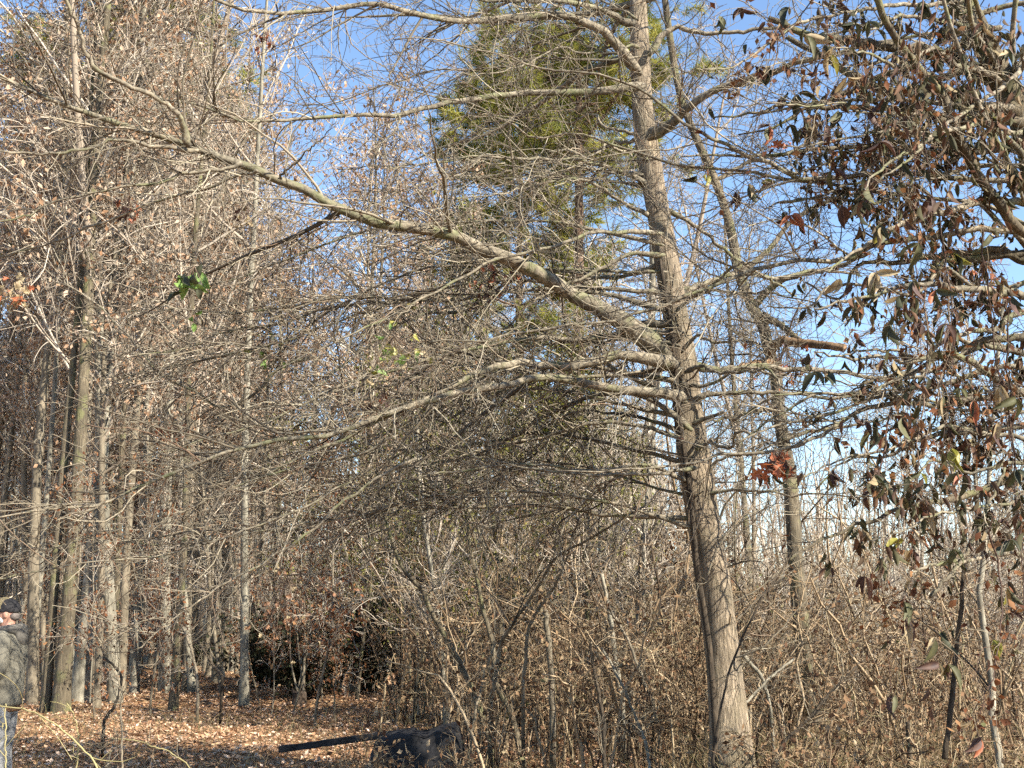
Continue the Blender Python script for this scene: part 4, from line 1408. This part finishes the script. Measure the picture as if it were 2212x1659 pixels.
def build_stems():
    rng = np.random.default_rng(15)
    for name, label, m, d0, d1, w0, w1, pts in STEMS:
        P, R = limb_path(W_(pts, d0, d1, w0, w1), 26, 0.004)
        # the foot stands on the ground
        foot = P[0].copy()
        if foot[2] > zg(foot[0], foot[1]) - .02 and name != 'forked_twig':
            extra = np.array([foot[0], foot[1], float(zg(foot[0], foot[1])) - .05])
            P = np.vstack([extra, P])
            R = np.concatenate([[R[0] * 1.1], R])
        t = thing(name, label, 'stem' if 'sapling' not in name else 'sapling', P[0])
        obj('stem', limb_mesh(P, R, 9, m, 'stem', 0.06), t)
        if name in ('broken_snag', 'dead_snag', 'leaning_log', 'yellow_cane', 'trunk_side_stem'):
            nb, n2 = (4, 6) if name == 'yellow_cane' else (0, 0)
        else:
            nb, n2 = 14, 90
        if nb:
            b1, r1 = grow(P[None], R[None], nb, rng, (.25, 1), (.12, .4), 1.3, .15, (25, 70), 8, .14, .02, 1, .5, .008, .002)
            b2, r2 = grow(b1, r1, n2, rng, (.1, 1), (.25, .6), .5, .06, (25, 70), 5, .18, 0, 1, .6, .008, .0016)
            g = Bag()
            g.tubes(b1, r1, 4)
            g.tubes(b2, r2, 3)
            obj('twigs', g.mesh('twigs', M_YELLOWCANE if name == 'yellow_cane' else M_TWIG), t)['kind'] = 'stuff'


build_stems()


# ------------------------------------------------------------------ sprays of leaves that stand out
def leaf_spray(name, label, cat, x, y, d, n, spread, size, mats, shape, hang, seed, twig_to=None):
    rng = np.random.default_rng(seed)
    c = at(x, y, d)
    t = thing(name, label, cat, c)
    meshes = []
    for k in range(3):
        if shape == 'lobed':
            V, F = lobed()
            V = np.array(V)
            V[:, 2] += (.25 + .2 * k) * V[:, 1] ** 2 * 2 - .25 * V[:, 0] ** 2 * (k - .5)
            me = bpy.data.meshes.new('leaf')
            me.from_pydata([tuple(v) for v in V], [], F)
            me.materials.append(mats[0])
        else:
            V, F = blade(6, shape, .25, .1 + .15 * k, .2 * (k - 1))
            me = np_mesh('leaf', V, np.array(F), mats[0])
        meshes.append(me)
    S = []
    top = at(*(twig_to or (x, y - spread * 1.4)), d)
    for k in range(n):
        o_ = np.array([rng.normal(0, spread), rng.normal(0, spread)])
        p = at(x + o_[0], y + o_[1], d + rng.normal(0, spread * .7) * d / FD)
        S.append(resample(np.array([top, (top + p) / 2 + rng.normal(0, .015, 3), p]), 6))
        X = unit(rng.normal(0, 1, 3) + np.array([0, 0, -hang]))
        U = unit(rng.normal(0, 1, 3) + np.array([0, -.7, .4]))
        Y = unit(np.cross(U, X))
        Z = np.cross(X, Y)
        s = rng.uniform(*size)
        o = bpy.data.objects.new('leaf', meshes[rng.integers(3)])
        COL.objects.link(o)
        o.parent = t
        q = p - c
        o.matrix_local = Matrix(((X[0] * s, Y[0] * s, Z[0] * s, q[0]), (X[1] * s, Y[1] * s, Z[1] * s, q[1]), (X[2] * s, Y[2] * s, Z[2] * s, q[2]), (0, 0, 0, 1)))
        o.material_slots[0].link = 'OBJECT'
        o.material_slots[0].material = mats[rng.integers(len(mats))]
    g = Bag()
    S = np.array(S)
    g.tubes(S, np.full(S.shape[:2], .002), 4)
    obj('stalks', g.mesh('stalks', M_TWIG_R), t)['kind'] = 'stuff'
    return t


RUSTY = [ML_RED, ML_RED, ML_PURPLE]
BROWNS = [ML_RED, ML_TAN, ML_PURPLE, ML_PURPLE]
leaf_spray('oak_leaf_cluster', 'bright orange cluster of dead oak leaves hanging on the pale low branch', 'leaves', 1678, 1003, 7.9, 26, 15, (.07, .12), RUSTY, 'lobed', .9, 1, (1672, 972))
leaf_spray('green_leaf_spray', 'fresh green leaves on a climbing stem at upper left of centre', 'leaves', 414, 620, 9.2, 22, 17, (.08, .14), [ML_GREEN, ML_GREEN, ML_DARK], .62, .3, 2, (420, 575))
leaf_spray('green_leaf_sprig', 'two dull green leaves dangling below the fresh green leaves', 'leaves', 420, 690, 10.6, 3, 8, (.06, .09), [ML_DARK, ML_GREEN], .62, .8, 3, (425, 660))
leaf_spray('yellow_leaf_spray', 'yellow green leaves in the branches left of the forked mid limbs', 'leaves', 850, 765, 10.2, 34, 28, (.06, .11), [ML_YELLOW, ML_YELLOW, ML_GREEN, ML_TAN], .6, .3, 4)
leaf_spray('yellow_leaf_spray', 'scattered yellow green leaves further left below the green spray', 'leaves', 570, 760, 12, 22, 26, (.05, .08), [ML_YELLOW, ML_GREEN, ML_DARK], .6, .3, 14)
leaf_spray('brown_leaf_cluster', 'red brown leaf cluster under the long limb near the middle', 'leaves', 1068, 618, 11.3, 34, 24, (.05, .10), [ML_PURPLE, ML_PURPLE, ML_RED], 'lobed', .5, 5)
leaf_spray('brown_leaf_cluster', 'rust leaf cluster on the thick mid limb fork', 'leaves', 830, 872, 10.4, 20, 22, (.05, .09), BROWNS, 'lobed', .8, 6)
leaf_spray('brown_leaf_cluster', 'orange brown leaf cluster at the far left edge', 'leaves', 28, 640, 14, 40, 26, (.08, .14), [ML_TAN, ML_RED, ML_TAN], 'lobed', .7, 7)
leaf_spray('brown_leaf_cluster', 'dark brown leaf bunch hanging below the left limbs', 'leaves', 278, 448, 10, 16, 12, (.06, .10), [ML_PURPLE, ML_RED], 'lobed', 1.2, 8)
leaf_spray('brown_leaf_cluster', 'brown leaf bunch amid branches right of the fresh green leaves', 'leaves', 525, 460, 10.6, 14, 12, (.05, .09), [ML_PURPLE, ML_TAN], 'lobed', 1.2, 9)
leaf_spray('brown_leaf_cluster', 'small dark leaf bunch high up left of centre against the sky', 'leaves', 572, 85, 10.2, 14, 10, (.05, .08), [ML_PURPLE, ML_RED], 'lobed', 1.2, 10)
leaf_spray('brown_leaf_cluster', 'rust leaves around the trunk stub right of the leaning tree', 'leaves', 1700, 790, 13.6, 30, 26, (.06, .11), [ML_RED, ML_PURPLE, ML_PURPLE], 'lobed', .8, 11)
leaf_spray('brown_leaf_cluster', 'rust leaf mass on a branch near the right edge', 'leaves', 2130, 590, 9.6, 46, 36, (.05, .10), [ML_RED, ML_PURPLE, ML_TAN], 'lobed', .8, 12)
leaf_spray('brown_leaf_cluster', 'orange leaf beside dangling dark leaves upper right', 'leaves', 1685, 328, 8.3, 4, 7, (.06, .10), [ML_RED], 'lobed', .8, 13)
leaf_spray('brown_leaf_cluster', 'dark dry seed-like bunch hanging from a vine at right', 'leaves', 1888, 1035, 8.0, 14, 10, (.05, .08), [ML_PURPLE, ML_DARK], 'lobed', 1.4, 15)
leaf_spray('brown_leaf_cluster', 'rust leaf cluster low in the left wood above the pale branch', 'leaves', 375, 940, 13, 40, 28, (.05, .10), [ML_RED, ML_PURPLE, ML_TAN], 'lobed', .8, 16)
leaf_spray('brown_leaf_cluster', 'orange brown leaf cluster hanging over the black gap', 'leaves', 620, 1310, 19, 90, 46, (.07, .12), [ML_BROWN, ML_TAN, ML_BROWN], 'lobed', .9, 17)

# ------------------------------------------------------------------ stump, black block and black beam
M_BLACK = plain('charred_black', (0.018, 0.017, 0.018), .8, 9, .5, .6)
M_STUMP = plain('stump_dark', (0.05, 0.035, 0.025), .9, 14, .6, .8)


def build_stump():
    X, d = base_of(645, 1522)
    n, k = 9, 18
    z0 = float(zg(X, d)) - .05
    V, F = [], []
    rng = np.random.default_rng(2)
    for i in range(n):
        s = i / (n - 1)
        for j in range(k):
            a = j * 2 * math.pi / k
            r = .125 * (1 + .55 * math.exp(-s * 6)) * (1 + .12 * math.sin(3 * a + 1) + .08 * math.sin(5 * a + 3 * s)) * (.93 if i == n - 1 else 1)
            V.append((X + r * math.cos(a), d + r * math.sin(a), z0 + .30 * s + (.04 * rng.normal() if i == n - 1 else 0)))
    for i in range(n - 1):
        for j in range(k):
            F.append((i * k + j, i * k + (j + 1) % k, (i + 1) * k + (j + 1) % k, (i + 1) * k + j))
    V.append((X, d, z0 + .26))
    c = len(V) - 1
    for j in range(k):
        a = (n - 1) * k + j
        b = (n - 1) * k + (j + 1) % k
        F.append((a, b, c, c))
    me = bpy.data.meshes.new('stump')
    me.from_pydata(V, [], [f if f[2] != f[3] else f[:3] for f in F])
    for p in me.polygons:
        p.use_smooth = True
    me.materials.append(M_STUMP)
    t = thing('tree_stump', 'small dark stump with thin sprouts in the leafy clearing', 'stump', (X, d, z0))
    obj('stump', me, t)
    for (tx, ty, w) in [(640, 1250, 6), (655, 1230, 7), (628, 1330, 5), (668, 1340, 4)]:
        p0 = np.array([X + RNG.normal(0, .06), d, z0 + .1])
        p1 = at(tx, ty, d)
        c_ = resample(np.array([p0, (p0 + p1) / 2 + RNG.normal(0, .06, 3), p1]), 16)
        R = np.linspace(.5 * w * d / FD, .006, 16)
        obj('sprout', limb_mesh(c_, R, 7, M_TAN, 'sprout', .05), t)


build_stump()


def chunk(name, label, cat, corners, mat_, base, sub=4, amp=.03, seed=0):
    """an angular block: eight corners, subdivided and roughened"""
    rng = np.random.default_rng(seed)
    import bmesh
    bm = bmesh.new()
    vs = [bm.verts.new(c) for c in corners]
    for f in ((0, 3, 2, 1), (4, 5, 6, 7), (0, 1, 5, 4), (1, 2, 6, 5), (2, 3, 7, 6), (3, 0, 4, 7)):
        bm.faces.new([vs[i] for i in f])
    bmesh.ops.bevel(bm, geom=list(bm.edges), offset=.035, segments=2, affect='EDGES', profile=.6)
    bmesh.ops.subdivide_edges(bm, edges=list(bm.edges), cuts=sub, use_grid_fill=True)
    ph = rng.uniform(0, 6, 6)
    for v in bm.verts:
        x, y, z = v.co
        dlt = amp * (math.sin(9 * x + ph[0]) * math.cos(7 * z + ph[1]) + .6 * math.sin(17 * x + 13 * z + ph[2]) + .4 * math.sin(31 * y + 23 * x + ph[3]))
        v.co += v.normal * dlt if v.normal.length else Vector((0, 0, 0))
    me = bpy.data.meshes.new(name)
    bm.to_mesh(me)
    bm.free()
    for p in me.polygons:
        p.use_smooth = True
    me.materials.append(mat_)
    e = thing(name, label, cat, base)
    return e, me


def build_block_and_beam():
    d = 12.2
    # block: outline seen from here, half a metre deep
    f = [at(742, 1672, d), at(990, 1672, d - .1), at(982, 1572, d), at(822, 1600, d + .1)]
    bk = [p + np.array([.02, .45, .02]) for p in f]
    c = [f[0], f[1], bk[1], bk[0], f[3], f[2], bk[2], bk[3]]
    lo = float(zg(f[0][0], d)) - .05
    for i in (0, 1, 2, 3):
        c[i] = np.array([c[i][0], c[i][1], lo])
    base = np.array([(f[0][0] + f[1][0]) / 2, d + .2, lo])
    e, me = chunk('black_block', 'black weathered block lying behind weeds at the bottom', 'block', [Vector(q) for q in c], M_BLACK, base, 4, .034, 4)
    obj('body', me, e)
    # beam: square timber resting on the ground and on the block
    a, b = at(604, 1619, 12.9), at(900, 1578, 12.75)
    a[2] = max(a[2], float(zg(a[0], a[1])) + .03)
    ax = unit(b - a)
    side = unit(np.cross(ax, np.array([0, 0, 1.0])))
    up = np.cross(side, ax)
    w, h = .045, .028
    rng = np.random.default_rng(8)
    n = 20
    V, F = [], []
    for i in range(n):
        s = i / (n - 1)
        p = a + (b - a) * s
        for (u, v) in ((-1, -1), (-.6, -1.15), (.6, -1.15), (1, -1), (1, 1), (.6, 1.1), (-.6, 1.1), (-1, 1)):
            V.append(p + side * u * w * (1 + .06 * rng.normal()) + up * v * h * (1 + .08 * rng.normal()))
    k = 8
    for i in range(n - 1):
        for j in range(k):
            F.append((i * k + j, i * k + (j + 1) % k, (i + 1) * k + (j + 1) % k, (i + 1) * k + j))
    F.append(tuple(range(k))[::-1])
    F.append(tuple((n - 1) * k + j for j in range(k)))
    me = bpy.data.meshes.new('beam')
    me.from_pydata([tuple(v) for v in V], [], F)
    me.materials.append(M_BLACK)
    t = thing('black_beam', 'long narrow black beam lying on the leaves beside the black block', 'beam', a)
    obj('body', me, t)


build_block_and_beam()


# ------------------------------------------------------------------ the man at the left edge
def loft(rings, k=20):
    """rings: (centre xyz, half width x, half depth y[, squareness])"""
    V, F = [], []
    for (c, rx, ry) in rings:
        for j in range(k):
            a = j * 2 * math.pi / k
            V.append((c[0] + rx * math.cos(a), c[1] + ry * math.sin(a), c[2]))
    n = len(rings)
    for i in range(n - 1):
        for j in range(k):
            F.append((i * k + j, i * k + (j + 1) % k, (i + 1) * k + (j + 1) % k, (i + 1) * k + j))
    F.append(tuple(range(k))[::-1])
    F.append(tuple((n - 1) * k + j for j in range(k)))
    return V, F


def tube_vf(pts, radii, k=12):
    P = resample(np.array([(*p, r) for p, r in zip(pts, radii)]), 14)
    V, F, _ = tubes(P[None, :, :3], P[None, :, 3], k)
    V = [tuple(v) for v in V]
    F = [tuple(int(q) for q in f) for f in F]
    n = 14
    F.append(tuple(range(k))[::-1])
    F.append(tuple((n - 1) * k + j for j in range(k)))
    return V, F


def ball_vf(c, r, n=12, k=18):
    V, F = [], []
    for i in range(1, n):
        th = math.pi * i / n
        for j in range(k):
            a = 2 * math.pi * j / k
            V.append((c[0] + r[0] * math.sin(th) * math.cos(a), c[1] + r[1] * math.sin(th) * math.sin(a), c[2] - r[2] * math.cos(th)))
    for i in range(n - 2):
        for j in range(k):
            F.append((i * k + j, i * k + (j + 1) % k, (i + 1) * k + (j + 1) % k, (i + 1) * k + j))
    F.append(tuple(range(k))[::-1])
    F.append(tuple((n - 2) * k + j for j in range(k)))
    return V, F


def merge_vf(parts):
    V, F = [], []
    for v, f in parts:
        o = len(V)
        V += v
        F += [tuple(i + o for i in q) for q in f]
    return V, F


def solid(name, parts, mat_, parent, voxel, smooth=4):
    """union of overlapping closed shapes as one continuous surface"""
    V, F = merge_vf(parts)
    me = bpy.data.meshes.new(name)
    me.from_pydata([tuple(float(c) for c in v) for v in V], [], F)
    me.materials.append(mat_)
    o = bpy.data.objects.new(name, me)
    COL.objects.link(o)
    o.parent = parent
    m = o.modifiers.new('union', 'REMESH')
    m.mode = 'VOXEL'
    m.voxel_size = voxel
    m.use_smooth_shade = True
    s = o.modifiers.new('smooth', 'SMOOTH')
    s.iterations = smooth
    s.factor = .5
    return o


def build_person():
    d = 11.5
    x = -4.50
    z = float(zg(x, d))
    t = empty('person', (x, d, z))
    t.rotation_euler = (0, 0, rad(90 + 4))          # local +Y is forward: faces left
    tag(t, 'man in a dark cap and grey hooded jacket facing left at the left edge', 'person')
    M_SKIN = plain('skin', (0.46, 0.25, 0.18), .55, 20, .08, .05)
    M_JACKET = plain('jacket_grey_olive', (0.125, 0.115, 0.09), .9, 5, .12, 0.0)
    M_HOOD = plain('hood_grey', (0.10, 0.092, 0.08), .92, 6, .12, 0.0)
    M_TROUSER = plain('trousers_grey', (0.20, 0.20, 0.20), .9, 6, .12, 0.0)
    M_CAP = plain('cap_dark', (0.018, 0.017, 0.019), .85, 18, .3, .05)
    M_CAPTOP = plain('cap_olive', (0.16, 0.13, 0.07), .85, 18, .25, .2)
    M_BEARD = plain('beard_white', (0.60, 0.58, 0.55), .9, 60, .25, .6)
    M_BELT = plain('belt_brown', (0.16, 0.085, 0.045), .7, 20, .2, .2)
    M_BOOT = plain('boot_dark', (0.05, 0.04, 0.032), .8, 18, .3, .3)
    # body: one surface, mostly under the clothes
    head = [ball_vf((0, .015, 1.605), (.076, .098, .112)), ball_vf((0, .045, 1.555), (.060, .070, .070)),
            tube_vf([(0, .108, 1.622), (0, .122, 1.598), (0, .126, 1.580), (0, .108, 1.572)], [.010, .013, .017, .010], 8),
            ball_vf((.077, -.002, 1.600), (.011, .022, .034)), ball_vf((-.077, -.002, 1.600), (.011, .022, .034)),
            ball_vf((.031, .098, 1.628), (.020, .012, .011)), ball_vf((-.031, .098, 1.628), (.020, .012, .011)),
            ball_vf((0, .106, 1.548), (.024, .009, .008))]
    trunk = [loft([((0, 0, .86), .16, .11), ((0, 0, .95), .165, .115), ((0, 0.01, 1.1), .155, .115), ((0, .01, 1.28), .175, .12), ((0, 0, 1.42), .17, .09), ((0, 0, 1.47), .08, .07)]),
             tube_vf([(0, -.015, 1.42), (0, -.005, 1.5), (0, .01, 1.57)], [.068, .060, .060])]
    limbs = []
    for sx in (-1, 1):
        limbs.append(tube_vf([(sx * .19, -.01, 1.41), (sx * .25, -.03, 1.25), (sx * .265, -.02, 1.12), (sx * .24, .12, 1.05), (sx * .17, .26, 1.06)], [.055, .05, .042, .038, .028]))
        limbs.append(tube_vf([(sx * .09, 0, .90), (sx * .10, .01, .68), (sx * .105, .02, .50), (sx * .11, -.01, .30), (sx * .11, -.02, .08)], [.09, .082, .058, .055, .038]))
        limbs.append(tube_vf([(sx * .11, -.06, .05), (sx * .115, .06, .045), (sx * .12, .16, .03)], [.04, .042, .03]))
        # hand: palm, four fingers, thumb
        limbs.append(ball_vf((sx * .145, .305, 1.065), (.022, .05, .042)))
        for q, (dz, ln) in enumerate(((.028, .07), (.010, .08), (-.010, .075), (-.028, .06))):
            b0 = np.array([sx * .140, .345, 1.065 + dz])
            limbs.append(tube_vf([b0, b0 + np.array([-sx * .010, ln * .45, 0]), b0 + np.array([-sx * .030, ln * .75, -.004]), b0 + np.array([-sx * .048, ln * .7, -.006])], [.010, .0095, .009, .008], 8))
        b0 = np.array([sx * .135, .295, 1.10])
        limbs.append(tube_vf([b0, b0 + np.array([-sx * .015, .03, .018]), b0 + np.array([-sx * .03, .055, .018])], [.012, .011, .009], 8))
    solid('body', head + trunk + limbs, M_SKIN, t, .008, 2)
    # jacket with sleeves
    J = [loft([((0, -.005, .845), .205, .150), ((0, -.005, .90), .208, .158), ((0, -.005, 1.0), .200, .158), ((0, .0, 1.12), .196, .158), ((0, .0, 1.25), .205, .160), ((0, -.01, 1.36), .205, .140),
               ((0, -.012, 1.43), .165, .110), ((0, -.01, 1.475), .095, .085)], 28)]
    for sx in (-1, 1):
        J.append(tube_vf([(sx * .16, -.01, 1.40), (sx * .215, -.02, 1.37), (sx * .262, -.035, 1.24), (sx * .275, -.02, 1.11), (sx * .25, .11, 1.045), (sx * .18, .245, 1.055)], [.075, .082, .074, .066, .058, .048], 16))
        for q in range(3):                         # folds at the elbow
            J.append(tube_vf([(sx * .30, -.07 + .02 * q, 1.16 - .035 * q), (sx * .325, -.02 + .02 * q, 1.135 - .035 * q), (sx * .29, .05, 1.13 - .035 * q)], [.012, .016, .012], 8))
    for q in range(3):                             # soft creases across the back
        zz = .95 + .13 * q
        J.append(tube_vf([(.15, -.12, zz), (.02, -.150, zz + .02), (-.13, -.13, zz + .05)], [.010, .015, .010], 8))
    jk = solid('jacket', J, M_JACKET, t, .012, 8)
    solid('hood', [tube_vf([(.10, .05, 1.46), (.12, -.03, 1.475), (.085, -.09, 1.475), (0, -.115, 1.475), (-.085, -.09, 1.475), (-.12, -.03, 1.475), (-.10, .05, 1.46)], [.030, .038, .046, .052, .046, .038, .030], 14),
                   ball_vf((0, -.12, 1.42), (.11, .055, .10))], M_HOOD, jk, .012, 8)
    solid('shirt_hem', [loft([((0, -.003, .80), .185, .135), ((0, -.003, .85), .19, .14)], 28)], M_BELT, t, .010, 1)
    T = [loft([((0, 0, .78), .175, .125), ((0, 0, .86), .17, .125)], 24)]
    for sx in (-1, 1):
        T.append(tube_vf([(sx * .088, 0, .86), (sx * .10, .005, .68), (sx * .108, .012, .48), (sx * .112, -.01, .28), (sx * .114, -.015, .07)], [.105, .105, .086, .080, .075], 16))
    solid('trousers', T, M_TROUSER, t, .012, 3)
    for sx in (-1, 1):
        solid('boot', [tube_vf([(sx * .112, -.07, .045), (sx * .115, .03, .05), (sx * .12, .12, .04), (sx * .122, .18, .03)], [.045, .05, .047, .03], 12),
                       tube_vf([(sx * .112, -.03, .05), (sx * .112, -.025, .16)], [.05, .052], 12)], M_BOOT, t, .009, 2)
    # cap: dark back panel, olive crown, bill to the front
    crown = []
    for i in range(7):
        a = i / 6 * math.pi / 2
        crown.append(((0, .012, 1.63 + .105 * math.sin(a)), .088 * max(math.cos(a), .12) ** .8, .112 * max(math.cos(a), .12) ** .8))
    cp = solid('cap', [loft([((0, .012, 1.615), .087, .110)] + crown, 26)], M_CAP, t, .007, 2)
    solid('cap_front', [loft([((0, .045, 1.64), .086, .086), ((0, .045, 1.69), .075, .075), ((0, .035, 1.73), .045, .055), ((0, .03, 1.742), .015, .02)], 22)], M_CAPTOP, cp, .007, 2)
    solid('cap_bill', [loft([((0, .155, 1.618), .070, .062), ((0, .150, 1.632), .072, .066)], 22)], M_CAP, cp, .006, 1)
    solid('beard', [ball_vf((0, .082, 1.525), (.056, .050, .050)), ball_vf((0, .070, 1.50), (.042, .045, .045)), ball_vf((.05, .045, 1.555), (.022, .035, .035)), ball_vf((-.05, .045, 1.555), (.022, .035, .035))],
          M_BEARD, t, .007, 1)
    t.scale = (1.05, 1.05, 1.05)
    solid('hair', [ball_vf((0, -.045, 1.585), (.066, .050, .045))], plain('hair_grey', (.12, .10, .09), .8, 50, .3, .5), t, .008, 1)


build_person()


# ------------------------------------------------------------------ alike things standing in one place: say which one
def single_out():
    seen = {}
    for o in bpy.data.objects:
        if o.parent is None and o.get('group') and o.get('label'):
            seen.setdefault(o['label'], []).append(o)
    for lab, os_ in seen.items():
        if len(os_) < 2:
            continue
        os_.sort(key=lambda o: o.location.x / o.location.y)
        words = {2: ['left', 'right'], 3: ['left', 'middle', 'right']}.get(len(os_), ['leftmost', 'second', 'third', 'fourth', 'fifth', 'sixth', 'seventh'])
        for w, o in zip(words, os_):
            o['label'] = lab + ', ' + (w + ' one' if len(os_) < 4 or w == 'leftmost' else w + ' from left')


single_out()
